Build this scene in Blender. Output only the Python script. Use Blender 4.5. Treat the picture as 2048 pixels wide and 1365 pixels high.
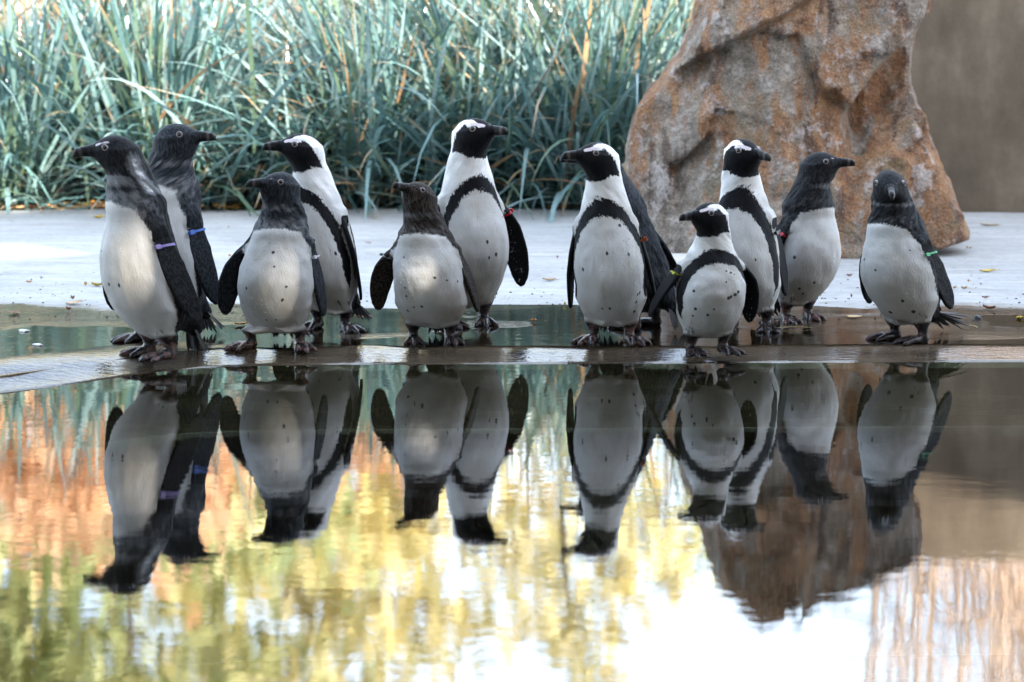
import bpy, math, random
import numpy as np
from mathutils import Vector, Matrix

SC = bpy.context.scene
for o in list(bpy.data.objects):
    bpy.data.objects.remove(o)
rnd = random.Random(7)
NR = np.random.RandomState(11)
rad = math.radians

# ------------------------------------------------------------------ camera
CAM_Z = 1.2
F_PX = 5584.0                      # focal length in photograph pixels (2048 wide)
PITCH = math.atan(815.5 / F_PX)
cam_d = bpy.data.cameras.new("camera")
cam = bpy.data.objects.new("camera", cam_d)
SC.collection.objects.link(cam)
cam.location = (0, 0, CAM_Z)
cam.rotation_euler = (math.pi / 2 - PITCH, 0, 0)
cam_d.sensor_width = 36.0
cam_d.lens = F_PX / 2048.0 * 36.0
cam_d.clip_end = 400
cam_d.clip_start = 0.05
cam_d.dof.use_dof = True
cam_d.dof.focus_distance = 8.15
cam_d.dof.aperture_fstop = 3.6
SC.camera = cam

# ------------------------------------------------------------------ sky and sun
SUN_AZ, SUN_EL = rad(45), rad(28)          # azimuth from straight behind the camera towards its right
S = Vector((math.sin(SUN_AZ) * math.cos(SUN_EL), -math.cos(SUN_AZ) * math.cos(SUN_EL), math.sin(SUN_EL)))
world = bpy.data.worlds.new("World")
SC.world = world
world.use_nodes = True
wn = world.node_tree
wn.nodes.clear()
w_out = wn.nodes.new("ShaderNodeOutputWorld")
w_bg = wn.nodes.new("ShaderNodeBackground")
w_sky = wn.nodes.new("ShaderNodeTexSky")
w_sky.sky_type = 'NISHITA'
w_sky.sun_disc = False
w_sky.sun_elevation = SUN_EL
w_sky.sun_rotation = math.atan2(S.x, S.y)
w_sky.air_density = 1.0
w_sky.dust_density = 1.6
w_sky.ozone_density = 1.0
w_bg.inputs[1].default_value = 0.15
# thin sunlit cloud veil over the whole dome
w_tc = wn.nodes.new("ShaderNodeTexCoord")
w_map = wn.nodes.new("ShaderNodeMapping")
w_map.inputs[3].default_value = (1.0, 1.0, 2.6)
w_noise = wn.nodes.new("ShaderNodeTexNoise")
w_noise.inputs["Scale"].default_value = 2.4
w_noise.inputs["Detail"].default_value = 6
w_rng = wn.nodes.new("ShaderNodeMapRange")
for _i, _v in enumerate((0.40, 0.70, 0.04, 0.75)):
    w_rng.inputs[_i + 1].default_value = _v
w_mix = wn.nodes.new("ShaderNodeMix")
w_mix.data_type = 'RGBA'
w_mix.inputs[7].default_value = (7.4, 8.4, 9.6, 1)
wn.links.new(w_tc.outputs["Generated"], w_map.inputs[0])
wn.links.new(w_map.outputs[0], w_noise.inputs["Vector"])
wn.links.new(w_noise.outputs[0], w_rng.inputs[0])
# the veil thickens to haze all round the horizon
w_sep = wn.nodes.new("ShaderNodeSeparateXYZ")
w_haze = wn.nodes.new("ShaderNodeMapRange")
for _i, _v in enumerate((0.0, 0.45, 0.75, 0.0)):
    w_haze.inputs[_i + 1].default_value = _v
w_add = wn.nodes.new("ShaderNodeMath")
w_add.operation = 'MAXIMUM'
wn.links.new(w_tc.outputs["Generated"], w_sep.inputs[0])
wn.links.new(w_sep.outputs[2], w_haze.inputs[0])
wn.links.new(w_haze.outputs[0], w_add.inputs[0])
wn.links.new(w_rng.outputs[0], w_add.inputs[1])
wn.links.new(w_add.outputs[0], w_mix.inputs[0])
wn.links.new(w_sky.outputs[0], w_mix.inputs[6])
wn.links.new(w_mix.outputs[2], w_bg.inputs[0])
wn.links.new(w_bg.outputs[0], w_out.inputs[0])
sun_d = bpy.data.lights.new("sun", 'SUN')
sun_d.energy = 5.0
sun_d.angle = rad(0.53)
sun_d.color = (1.0, 0.91, 0.80)
sun = bpy.data.objects.new("sun", sun_d)
SC.collection.objects.link(sun)
sun.rotation_euler = S.to_track_quat('Z', 'Y').to_euler()
sun.location = S * 30

vs = SC.view_settings
vs.view_transform = 'Standard'
vs.look = 'None'
vs.exposure = 2.38
vs.gamma = 1.0
vs.use_curve_mapping = False
SC.render.engine = 'CYCLES'
SC.cycles.use_denoising = True
SC.cycles.max_bounces = 10
SC.cycles.transparent_max_bounces = 16
SC.cycles.sample_clamp_indirect = 6.0
SC.cycles.caustics_reflective = False
SC.cycles.caustics_refractive = False

# ------------------------------------------------------------------ pixel rays
_fw = Vector((0, math.cos(PITCH), -math.sin(PITCH)))
_up = Vector((0, math.sin(PITCH), math.cos(PITCH)))


def ray(px, py):
    return _fw + Vector((1, 0, 0)) * ((px - 1024) / F_PX) + _up * ((682.5 - py) / F_PX)


def ground(px, py, z=0.0):
    d = ray(px, py)
    t = (z - CAM_Z) / d.z
    return Vector((d.x * t, d.y * t, z))


def at_y(px, py, y):
    d = ray(px, py)
    t = y / d.y
    return Vector((d.x * t, y, CAM_Z + d.z * t))


# ------------------------------------------------------------------ helpers
def link(o, parent=None):
    SC.collection.objects.link(o)
    if parent is not None:
        o.parent = parent
    return o


def tag(o, label=None, cat=None, group=None, kind=None):
    if label:
        o["label"] = label
    if cat:
        o["category"] = cat
    if group:
        o["group"] = group
    if kind:
        o["kind"] = kind
    return o


def np_mesh(name, verts, faces, mats=(), smooth=True, attrs=None, mat_idx=None):
    """verts (n,3); faces (m,k) all with k corners, or a list of index lists"""
    me = bpy.data.meshes.new(name)
    verts = np.asarray(verts, np.float32)
    if isinstance(faces, np.ndarray):
        m, k = faces.shape
        me.vertices.add(len(verts))
        me.vertices.foreach_set("co", verts.ravel())
        me.loops.add(m * k)
        me.loops.foreach_set("vertex_index", faces.astype(np.int32).ravel())
        me.polygons.add(m)
        me.polygons.foreach_set("loop_start", np.arange(0, m * k, k, dtype=np.int32))
        me.polygons.foreach_set("loop_total", np.full(m, k, np.int32))
        me.update(calc_edges=True)
    else:
        me.from_pydata([tuple(map(float, v)) for v in verts], [], faces)
        me.update()
    for mt in mats:
        me.materials.append(mt)
    if mat_idx is not None:
        me.polygons.foreach_set("material_index", np.asarray(mat_idx, np.int32))
    me.polygons.foreach_set("use_smooth", np.full(len(me.polygons), bool(smooth)))
    for k_, a in (attrs or {}).items():
        a = np.asarray(a, np.float32)
        if a.ndim == 1:
            at = me.attributes.new(k_, 'FLOAT', 'POINT')
            at.data.foreach_set("value", a)
        else:
            at = me.attributes.new(k_, 'FLOAT_VECTOR', 'POINT')
            at.data.foreach_set("vector", a.ravel())
    me.validate()
    return me


def mesh_obj(name, me, parent=None):
    return link(bpy.data.objects.new(name, me), parent)


def empty(name, loc, rz=0.0):
    o = bpy.data.objects.new(name, None)
    o.location = loc
    o.rotation_euler = (0, 0, rz)
    o.empty_display_size = 0.1
    return link(o)


def sstep(a, b, x):
    t = np.clip((x - a) / (b - a), 0, 1)
    return t * t * (3 - 2 * t)


_perm = np.random.RandomState(3).rand(64, 64, 64).astype(np.float32)


def vnoise(P, scale):
    q = np.asarray(P, np.float32) * scale
    i = np.floor(q).astype(int)
    f = q - i
    f = f * f * (3 - 2 * f)
    r = 0
    for dx in (0, 1):
        for dy in (0, 1):
            for dz in (0, 1):
                w = (f[..., 0] if dx else 1 - f[..., 0]) * (f[..., 1] if dy else 1 - f[..., 1]) * (f[..., 2] if dz else 1 - f[..., 2])
                r = r + w * _perm[(i[..., 0] + dx) & 63, (i[..., 1] + dy) & 63, (i[..., 2] + dz) & 63]
    return r * 2 - 1


def fbm(P, scale, octv=4, gain=0.5):
    a, s, r = 1.0, scale, 0
    for _ in range(octv):
        r = r + a * vnoise(P, s)
        a *= gain
        s *= 2.03
    return r


def surface_nets(F, org, h):
    """closed quad surface where F crosses zero (negative inside)"""
    nx, ny, nz = F.shape
    ins = F < 0
    cnt = np.zeros((nx - 1, ny - 1, nz - 1), np.int8)
    for c in range(8):
        dx, dy, dz = c & 1, (c >> 1) & 1, c >> 2
        cnt += ins[dx:nx - 1 + dx, dy:ny - 1 + dy, dz:nz - 1 + dz]
    act = (cnt > 0) & (cnt < 8)
    ci = np.argwhere(act)
    idx = -np.ones(act.shape, np.int64)
    idx[act] = np.arange(len(ci))
    acc = np.zeros((len(ci), 3))
    n = np.zeros(len(ci))
    corners = [((c & 1), (c >> 1) & 1, c >> 2) for c in range(8)]
    for a in range(8):
        for b in range(a + 1, 8):
            ca, cb = np.array(corners[a]), np.array(corners[b])
            if np.abs(ca - cb).sum() != 1:
                continue
            fa = F[tuple((ci + ca).T)]
            fb = F[tuple((ci + cb).T)]
            m = (fa < 0) != (fb < 0)
            t = np.where(m, fa / np.where(m, fa - fb, 1), 0)
            p = ci + ca + (cb - ca) * t[:, None]
            acc[m] += p[m]
            n[m] += 1
    V = acc / n[:, None] * h + np.asarray(org)
    quads = []
    for ax in range(3):
        sl0 = [slice(None)] * 3
        sl1 = [slice(None)] * 3
        sl0[ax] = slice(0, -1)
        sl1[ax] = slice(1, None)
        A, B = ins[tuple(sl0)], ins[tuple(sl1)]
        e = np.argwhere(A != B)
        o1, o2 = (ax + 1) % 3, (ax + 2) % 3
        ok = (e[:, o1] > 0) & (e[:, o2] > 0) & (e[:, o1] < F.shape[o1] - 1) & (e[:, o2] < F.shape[o2] - 1)
        e = e[ok]
        flip = B[tuple(e.T)]
        d1 = np.zeros(3, int)
        d1[o1] = 1
        d2 = np.zeros(3, int)
        d2[o2] = 1
        q = np.stack([idx[tuple((e - d1 - d2).T)], idx[tuple((e - d2).T)], idx[tuple(e.T)], idx[tuple((e - d1).T)]], 1)
        q[flip] = q[flip][:, ::-1]
        quads.append(q)
    return V, np.concatenate(quads)


# ------------------------------------------------------------------ material helpers
class NT:
    def __init__(self, name):
        self.mat = bpy.data.materials.new(name)
        self.mat.use_nodes = True
        self.t = self.mat.node_tree
        self.t.nodes.clear()
        self.out = self.n("ShaderNodeOutputMaterial")

    def n(self, kind, **kw):
        nd = self.t.nodes.new(kind)
        for k, v in kw.items():
            setattr(nd, k, v)
        return nd

    def l(self, a, b):
        self.t.links.new(a, b)

    def val(self, sock, v):
        if hasattr(v, "default_value") or hasattr(v, "is_linked"):
            self.l(v, sock)
        else:
            sock.default_value = v

    def math(self, op, a, b=0.0, c=0.0, clamp=False):
        nd = self.n("ShaderNodeMath", operation=op)
        nd.use_clamp = clamp
        for i, v in enumerate((a, b, c)):
            self.val(nd.inputs[i], v)
        return nd.outputs[0]

    def mix(self, f, a, b, mode='MIX'):
        nd = self.n("ShaderNodeMix", data_type='RGBA', blend_type=mode)
        self.val(nd.inputs[0], f)
        self.val(nd.inputs[6], a if not isinstance(a, tuple) else (*a, 1)[:4])
        self.val(nd.inputs[7], b if not isinstance(b, tuple) else (*b, 1)[:4])
        return nd.outputs[2]

    def attr(self, name, vec=False):
        nd = self.n("ShaderNodeAttribute", attribute_name=name)
        return nd.outputs[1] if vec else nd.outputs[2]

    def coord(self, kind="Object"):
        return self.n("ShaderNodeTexCoord").outputs[kind]

    def mapping(self, v, scale=(1, 1, 1), rot=(0, 0, 0), loc=(0, 0, 0)):
        nd = self.n("ShaderNodeMapping")
        self.l(v, nd.inputs[0])
        nd.inputs[1].default_value = loc
        nd.inputs[2].default_value = rot
        nd.inputs[3].default_value = scale
        return nd.outputs[0]

    def noise(self, v, scale, detail=3.0, rough=0.55, dist=0.0):
        nd = self.n("ShaderNodeTexNoise")
        self.l(v, nd.inputs["Vector"])
        nd.inputs["Scale"].default_value = scale
        nd.inputs["Detail"].default_value = detail
        nd.inputs["Roughness"].default_value = rough
        nd.inputs["Distortion"].default_value = dist
        return nd.outputs[0]

    def ramp(self, f, stops, interp='LINEAR'):
        nd = self.n("ShaderNodeValToRGB")
        nd.color_ramp.interpolation = interp
        els = nd.color_ramp.elements
        while len(els) < len(stops):
            els.new(0.5)
        for e, (p, c) in zip(els, stops):
            e.position = p
            e.color = (*c, 1) if len(c) == 3 else c
        self.l(f, nd.inputs[0])
        return nd.outputs[0]

    def rng(self, v, a, b, c=0.0, d=1.0, smooth=True):
        nd = self.n("ShaderNodeMapRange", interpolation_type='SMOOTHSTEP' if smooth else 'LINEAR')
        self.val(nd.inputs[0], v)
        for i, x in enumerate((a, b, c, d)):
            nd.inputs[i + 1].default_value = x
        return nd.outputs[0]

    def bump(self, h, strength=0.5, dist=0.01, normal=None):
        nd = self.n("ShaderNodeBump")
        nd.inputs["Strength"].default_value = strength
        nd.inputs["Distance"].default_value = dist
        self.l(h, nd.inputs["Height"])
        if normal is not None:
            self.l(normal, nd.inputs["Normal"])
        return nd.outputs[0]

    def pbsdf(self, color, rough=0.6, normal=None, spec=0.5, **kw):
        nd = self.n("ShaderNodeBsdfPrincipled")
        self.val(nd.inputs["Base Color"], (*color, 1) if isinstance(color, tuple) else color)
        self.val(nd.inputs["Roughness"], rough)
        self.val(nd.inputs["Specular IOR Level"], spec)
        if normal is not None:
            self.l(normal, nd.inputs["Normal"])
        for k, v in kw.items():
            self.val(nd.inputs[k], v)
        return nd.outputs[0]

    def done(self, sh):
        self.l(sh, self.out.inputs[0])
        return self.mat


def simple_mat(name, col, rough=0.6, var=0.25, scale=30, spec=0.4, bump=0.0):
    t = NT(name)
    c = t.coord()
    n = t.noise(c, scale, 4)
    f = t.rng(n, 0.25, 0.75, 1 - var, 1 + var)
    nd = t.n("ShaderNodeVectorMath", operation='SCALE')
    nd.inputs[0].default_value = col
    t.l(f, nd.inputs[3])
    nrm = t.bump(n, bump, 0.01) if bump else None
    return t.done(t.pbsdf(nd.outputs[0], rough, nrm, spec))


# ================================================================== SETTING
SHELF_Z = 0.024
EDGE_PX = [(-2500, 1500), (-900, 1010), (-400, 865), (-150, 812), (0, 788), (100, 776), (200, 762), (300, 747), (400, 738), (520, 733), (700, 731), (1024, 730),
           (1400, 728), (2100, 725), (4200, 716)]
_ep = [ground(*p, 0.0) for p in EDGE_PX]
_ex = np.array([p.x for p in _ep])
_ey = np.array([p.y for p in _ep])


def edge_y(x):
    return np.interp(x, _ex, _ey)


GRASS_Y = 11.72


def shelf_z(x, y):
    """height of the concrete shelf, submerged in front of the water's edge"""
    d = y - edge_y(x)
    P = np.stack([x, y, np.zeros_like(x)], -1)
    n1 = fbm(P * np.array([1, 1.6, 1]), 2.3, 3)
    lf = sstep(-0.75, -1.35, x)
    lip = 0.24 + 0.14 * lf
    z = np.where(d > 0, (SHELF_Z + 0.002) * sstep(-0.25, 1, d / lip) - 0.0025, 0.0)
    z = z + np.where(d > 0, 0.020 * lf * sstep(0, 0.36, d) * (1 - sstep(0.36, 0.62, d)), 0)
    z = z + np.where(d > 0.1, 0.0052 * n1 * sstep(0.1, 0.35, d), 0)
    puddle_end = 8.72 + 0.10 * vnoise(P, 1.3) + 0.03 * vnoise(P, 6)
    z = z + 0.009 * sstep(0, 0.16, y - puddle_end) + 0.014 * sstep(8.9, 12, y)
    sub = np.where(d < 0, -0.012 + 0.16 * d, 0)
    sub = np.where(d < -0.52, -0.012 - 0.083 - 0.6 * sstep(0, 0.05, -0.52 - d), sub)
    return z + np.where(d < 0, sub, 0)


def water_mat(name, bump_d, tint, wave_scale, gain=1.55):
    t = NT(name)
    c = t.coord()
    n1 = t.noise(t.mapping(c, (1.0, 2.2, 1), (0.4, 0.3, 0.23), (3.3, 1.7, 0.9)), wave_scale, 3, 0.6)
    n2 = t.noise(t.mapping(c, (1.0, 2.0, 1), (0.3, 0.5, -0.31), (1.3, 4.1, 2.2)), wave_scale * 0.22, 2, 0.5)
    h = t.math('ADD', n1, t.math('MULTIPLY', n2, 2.5))
    nrm = t.bump(h, 1.0, bump_d)
    fr = t.n("ShaderNodeFresnel")
    fr.inputs[0].default_value = 1.33
    t.l(nrm, fr.inputs[1])
    gl = t.n("ShaderNodeBsdfGlossy")
    gl.inputs["Roughness"].default_value = 0.01
    t.l(nrm, gl.inputs["Normal"])
    tr = t.n("ShaderNodeBsdfTransparent")
    tr.inputs[0].default_value = (*tint, 1)
    mx = t.n("ShaderNodeMixShader")
    t.l(t.math('MULTIPLY', fr.outputs[0], gain, clamp=True), mx.inputs[0])
    t.l(tr.outputs[0], mx.inputs[1])
    t.l(gl.outputs[0], mx.inputs[2])
    return t.done(mx.outputs[0])


def shelf_mat():
    t = NT("concrete_shelf")
    c = t.coord()
    big = t.noise(c, 1.7, 4, 0.6)
    fine = t.noise(c, 40, 4, 0.6)
    strk = t.noise(t.mapping(c, (0.6, 5, 1)), 3.0, 3)
    dry = t.ramp(t.math('ADD', t.math('MULTIPLY', big, 0.6), t.math('MULTIPLY', strk, 0.4)),
                 [(0.3, (0.26, 0.265, 0.26)), (0.5, (0.34, 0.342, 0.336)), (0.72, (0.45, 0.45, 0.44))])
    dry = t.mix(t.rng(fine, 0.35, 0.7, 0.0, 0.35), dry, (0.18, 0.178, 0.17))
    speck = t.n("ShaderNodeTexVoronoi")
    t.l(t.mapping(c, (1, 0.7, 1)), speck.inputs["Vector"])
    speck.inputs["Scale"].default_value = 26
    spf = t.math('MULTIPLY', t.rng(speck.outputs["Distance"], 0.10, 0.16, 1, 0), t.rng(t.noise(c, 3, 2), 0.45, 0.6, 0, 1))
    dry = t.mix(spf, dry, (0.10, 0.07, 0.05))
    stain = t.rng(t.noise(t.mapping(c, (0.8, 2.0, 1)), 2.6, 5, 0.7, 0.8), 0.52, 0.66, 0, 0.45)
    dry = t.mix(stain, dry, (0.19, 0.175, 0.15))
    pale = t.rng(t.noise(t.mapping(c, (0.5, 4.5, 1)), 3.4, 5, 0.7, 0.5), 0.54, 0.64, 0, 0.5)
    dry = t.mix(pale, dry, (0.46, 0.46, 0.45))
    wet = t.ramp(t.noise(t.mapping(c, (0.5, 2.2, 1)), 5.0, 4),
                 [(0.25, (0.025, 0.019, 0.013)), (0.5, (0.065, 0.048, 0.032)), (0.75, (0.13, 0.10, 0.07))])
    sx = t.n("ShaderNodeSeparateXYZ")
    t.l(c, sx.inputs[0])
    wn_ = t.noise(t.mapping(c, (1, 1.5, 1)), 2.4, 4)
    wy = t.math('ADD', sx.outputs[1], t.math('MULTIPLY', t.math('SUBTRACT', wn_, 0.5), 0.5))
    wetf = t.rng(wy, 8.72, 8.86, 1, 0)
    col = t.mix(wetf, dry, wet)
    rough = t.math('SUBTRACT', 0.75, t.math('MULTIPLY', wetf, 0.69))
    rip = t.noise(t.mapping(c, (1, 2.5, 1)), 26, 3, 0.6)
    h = t.math('ADD', t.math('MULTIPLY', fine, 0.4), t.math('MULTIPLY', rip, wetf))
    nrm = t.bump(h, 0.6, 0.003)
    return t.done(t.pbsdf(col, rough, nrm, 0.5))


xs = np.concatenate([np.linspace(-14, -2.3, 30), np.linspace(-2.2, 2.2, 150), np.linspace(2.4, 14, 30)])
# rows run from under the water in front of the edge to the planting bed behind
dl = np.concatenate([[-14.0, -1.2, -0.8], np.linspace(-0.6, -0.5, 8), np.linspace(-0.45, -0.04, 8), np.linspace(-0.02, 0.3, 18), np.linspace(0.34, 1.5, 50)])
rows = []
for d in dl:
    rows.append(np.stack([xs, np.maximum(edge_y(xs) + d, -4.0), np.zeros_like(xs)], 1))
ymid = edge_y(xs) + 1.5
for k in range(1, 19):
    rows.append(np.stack([xs, ymid + (GRASS_Y - ymid) * k / 18, np.zeros_like(xs)], 1))
G = np.stack(rows)
G[..., 2] = shelf_z(G[..., 0], G[..., 1])
nr, nc = G.shape[:2]
ii = np.arange(nr * nc).reshape(nr, nc)
Q = np.stack([ii[:-1, :-1], ii[:-1, 1:], ii[1:, 1:], ii[1:, :-1]], -1).reshape(-1, 4)
shelf = mesh_obj("pool_shelf", np_mesh("pool_shelf", G.reshape(-1, 3), Q, [shelf_mat()]))
tag(shelf, kind="structure")

# pool floor, water, puddle, ground
def sheet(name, x0, x1, y0, y1, z, mat, nx=2, ny=2, zf=None):
    X, Y = np.meshgrid(np.linspace(x0, x1, nx), np.linspace(y0, y1, ny))
    V = np.stack([X, Y, np.full_like(X, z)], -1)
    if zf is not None:
        V[..., 2] = zf(X, Y)
    i = np.arange(nx * ny).reshape(ny, nx)
    q = np.stack([i[:-1, :-1], i[:-1, 1:], i[1:, 1:], i[1:, :-1]], -1).reshape(-1, 4)
    return mesh_obj(name, np_mesh(name, V.reshape(-1, 3), q, [mat]))


tag(sheet("pool_floor", -14, 14, -4, 8.2, -0.72, simple_mat("pool_floor_mud", (0.05, 0.048, 0.032), 0.8, 0.4, 3)), kind="structure")
WATER = water_mat("pool_water", 0.00019, (0.62, 0.66, 0.52), 9.0)
FILM = water_mat("puddle_water", 0.0004, (0.80, 0.76, 0.66), 22.0)
tag(sheet("pool_water", -14, 14, -4, 8.6, 0.0, WATER), kind="structure")
# puddle water follows the edge of the shelf
pv = []
for d in (0.20, 0.35, 0.7, 1.25):
    xx = np.linspace(-5, 5, 60)
    pv.append(np.stack([xx, edge_y(xx) + d + (0.04 * vnoise(np.stack([xx, xx * 0, xx * 0 + d], 1), 5) if d == 0.2 else 0), np.full_like(xx, SHELF_Z + 0.0012)], 1))
pv = np.stack(pv)
i = np.arange(pv.shape[0] * 60).reshape(-1, 60)
q = np.stack([i[:-1, :-1], i[:-1, 1:], i[1:, 1:], i[1:, :-1]], -1).reshape(-1, 4)
tag(mesh_obj("puddle", np_mesh("puddle", pv.reshape(-1, 3), q, [FILM])), kind="structure")


def litter_mat():
    t = NT("leaf_litter_soil")
    c = t.coord()
    v = t.n("ShaderNodeTexVoronoi")
    t.l(c, v.inputs["Vector"])
    v.inputs["Scale"].default_value = 14
    col = t.ramp(v.outputs["Color"], [(0.1, (0.05, 0.03, 0.018)), (0.4, (0.20, 0.09, 0.03)), (0.7, (0.42, 0.19, 0.06)), (0.95, (0.5, 0.33, 0.12))])
    big = t.noise(c, 0.8, 3)
    col = t.mix(t.rng(big, 0.4, 0.6), col, (0.07, 0.045, 0.025))
    nrm = t.bump(v.outputs["Distance"], 0.6, 0.02)
    return t.done(t.pbsdf(col, 0.85, nrm, 0.2))


def bed_z(x, y):
    P = np.stack([x, y, x * 0], -1)
    return 0.034 + 0.03 * fbm(P, 1.1, 2) * sstep(12.1, 13, y) + 0.02 * (y - 12) * (y < 40) + 0.56 * (y >= 40)


LITTER = litter_mat()
tag(sheet("planting_bed", -40, 40, 11.70, 140, 0.04, LITTER, 60, 120, bed_z), kind="structure")
tag(sheet("far_ground", -250, 250, -200, 260, -0.80, simple_mat("garden_soil", (0.10, 0.09, 0.05), 0.9, 0.3, 1)), kind="structure")
tag(sheet("path", -14, 14, -30, -4.02, 0.02, simple_mat("gravel_path", (0.30, 0.27, 0.23), 0.9, 0.3, 20)), kind="structure")

# ------------------------------------------------------------------ unseen wall added for shade at right, openings aimed to cast sun patches
def shade_wall():
    A = Vector((2.0, -0.75))
    D = Vector((0.883, 0.469))
    N = Vector((0.469, -0.883))
    L, H, T = 14.0, 7.22, 0.16

    def proj(p):
        """where the sun ray through p meets the wall plane: (along, z)"""
        den = S.x * N.x + S.y * N.y
        s = ((A.x - p[0]) * N.x + (A.y - p[1]) * N.y) / den
        q = (p[0] + S.x * s, p[1] + S.y * s)
        return ((q[0] - A.x) * D.x + (q[1] - A.y) * D.y, p[2] + S.z * s)
    patches = [((-1.09, 7.70, 0.30), 0.066, 0.28), ((-0.655, 7.82, 0.24), 0.058, 0.26),
               ((-0.245, 7.88, 0.285), 0.080, 0.15), ((-1.92, 10.3, 0.04), 0.40, 0.30)]
    rects = []
    for p, w, h in patches:
        u, z = proj(p)
        rects.append((u - w / 2, u + w / 2, z - h / 2, z + h / 2))
    us = sorted({0, L, *[r[0] for r in rects], *[r[1] for r in rects]})
    zs = sorted({-0.8, H, *[r[2] for r in rects], *[r[3] for r in rects]})
    V, Fc = [], []

    def box(u0, u1, z0, z1):
        b = len(V)
        for n in (0, T):
            for (u, z) in ((u0, z0), (u1, z0), (u1, z1), (u0, z1)):
                V.append((A.x + D.x * u + N.x * n, A.y + D.y * u + N.y * n, z))
        Fc.extend([[b, b + 3, b + 2, b + 1], [b + 4, b + 5, b + 6, b + 7], [b, b + 1, b + 5, b + 4], [b + 1, b + 2, b + 6, b + 5],
                   [b + 2, b + 3, b + 7, b + 6], [b + 3, b, b + 4, b + 7]])
    for a, b in zip(us[:-1], us[1:]):
        z_run = None
        for c, d in zip(zs[:-1], zs[1:]):
            uc, zc = (a + b) / 2, (c + d) / 2
            hole = any(r[0] < uc < r[1] and r[2] < zc < r[3] for r in rects)
            if hole:
                if z_run is not None:
                    box(a, b, z_run, c)
                z_run = None
            elif z_run is None:
                z_run = c
        if z_run is not None:
            box(a, b, z_run, H)
    o = mesh_obj("added_shade_wall", np_mesh("added_shade_wall", np.array(V), Fc, [simple_mat("shade_wall_dark", (0.10, 0.07, 0.045), 0.8, 0.3, 6)], smooth=False))
    tag(o, kind="structure")


shade_wall()


def shade_roof():
    """flat roof over the visitors' side of the pool, behind and above the camera"""
    V, Fc = [], []
    for (x0, x1, y0, y1, z0, z1) in ((-11, 2.2, -5.5, 6.3, 3.4, 3.65), (-9, 1.1, -5.5, -5.2, -0.8, 3.398)):
        b = len(V)
        for z in (z0, z1):
            V.extend([(x0, y0, z), (x1, y0, z), (x1, y1, z), (x0, y1, z)])
        Fc.extend([[b + 3, b + 2, b + 1, b], [b + 4, b + 5, b + 6, b + 7], [b, b + 1, b + 5, b + 4], [b + 1, b + 2, b + 6, b + 5], [b + 2, b + 3, b + 7, b + 6], [b + 3, b, b + 4, b + 7]])
    o = mesh_obj("added_shade_roof", np_mesh("added_shade_roof", np.array(V), Fc, [simple_mat("shade_roof_dark", (0.07, 0.05, 0.035), 0.85, 0.3, 6)], smooth=False))  # added light blocker out of view, darkens the bellies
    tag(o, kind="structure")


shade_roof()

# ------------------------------------------------------------------ rendered garden wall on the right
def wall_mat():
    t = NT("brown_render")
    c = t.coord()
    a = t.noise(c, 2.2, 5, 0.65)
    b = t.noise(t.mapping(c, (1, 1, 0.35)), 9, 4)
    f = t.noise(c, 90, 3)
    col = t.ramp(t.math('ADD', t.math('MULTIPLY', a, 0.65), t.math('MULTIPLY', b, 0.35)),
                 [(0.3, (0.065, 0.050, 0.036)), (0.5, (0.125, 0.098, 0.070)), (0.68, (0.21, 0.17, 0.125))])
    h = t.math('ADD', t.math('MULTIPLY', f, 0.3), b)
    return t.done(t.pbsdf(col, 0.85, t.bump(h, 0.5, 0.01), 0.25))


def grid_box(name, x0, x1, y0, y1, z0, z1, mat, seg=0.06, disp=0.008):
    nx, nz = max(2, int((x1 - x0) / seg)), max(2, int((z1 - z0) / seg))
    X, Z = np.meshgrid(np.linspace(x0, x1, nx), np.linspace(z0, z1, nz))
    fr = np.stack([X, np.full_like(X, y0), Z], -1).reshape(-1, 3)
    fr[:, 1] += disp * fbm(fr, 3.5, 3)
    bk = np.stack([X, np.full_like(X, y1), Z], -1).reshape(-1, 3)
    i = np.arange(nx * nz).reshape(nz, nx)
    q = np.stack([i[:-1, :-1], i[:-1, 1:], i[1:, 1:], i[1:, :-1]], -1).reshape(-1, 4)
    n = nx * nz
    fs = [q, (q + n)[:, ::-1]]
    for a in (i[0], i[-1][::-1], i[:, -1], i[:, 0][::-1]):
        fs.append(np.stack([a[1:], a[:-1], a[:-1] + n, a[1:] + n], 1))
    return mesh_obj(name, np_mesh(name, np.concatenate([fr, bk]), np.concatenate(fs), [mat]))


wl = grid_box("garden_wall", 1.60, 4.2, 11.60, 11.9, 0.0, 1.44, wall_mat())
tag(wl, "brown rendered concrete wall behind the boulder at the right", "wall")

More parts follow.
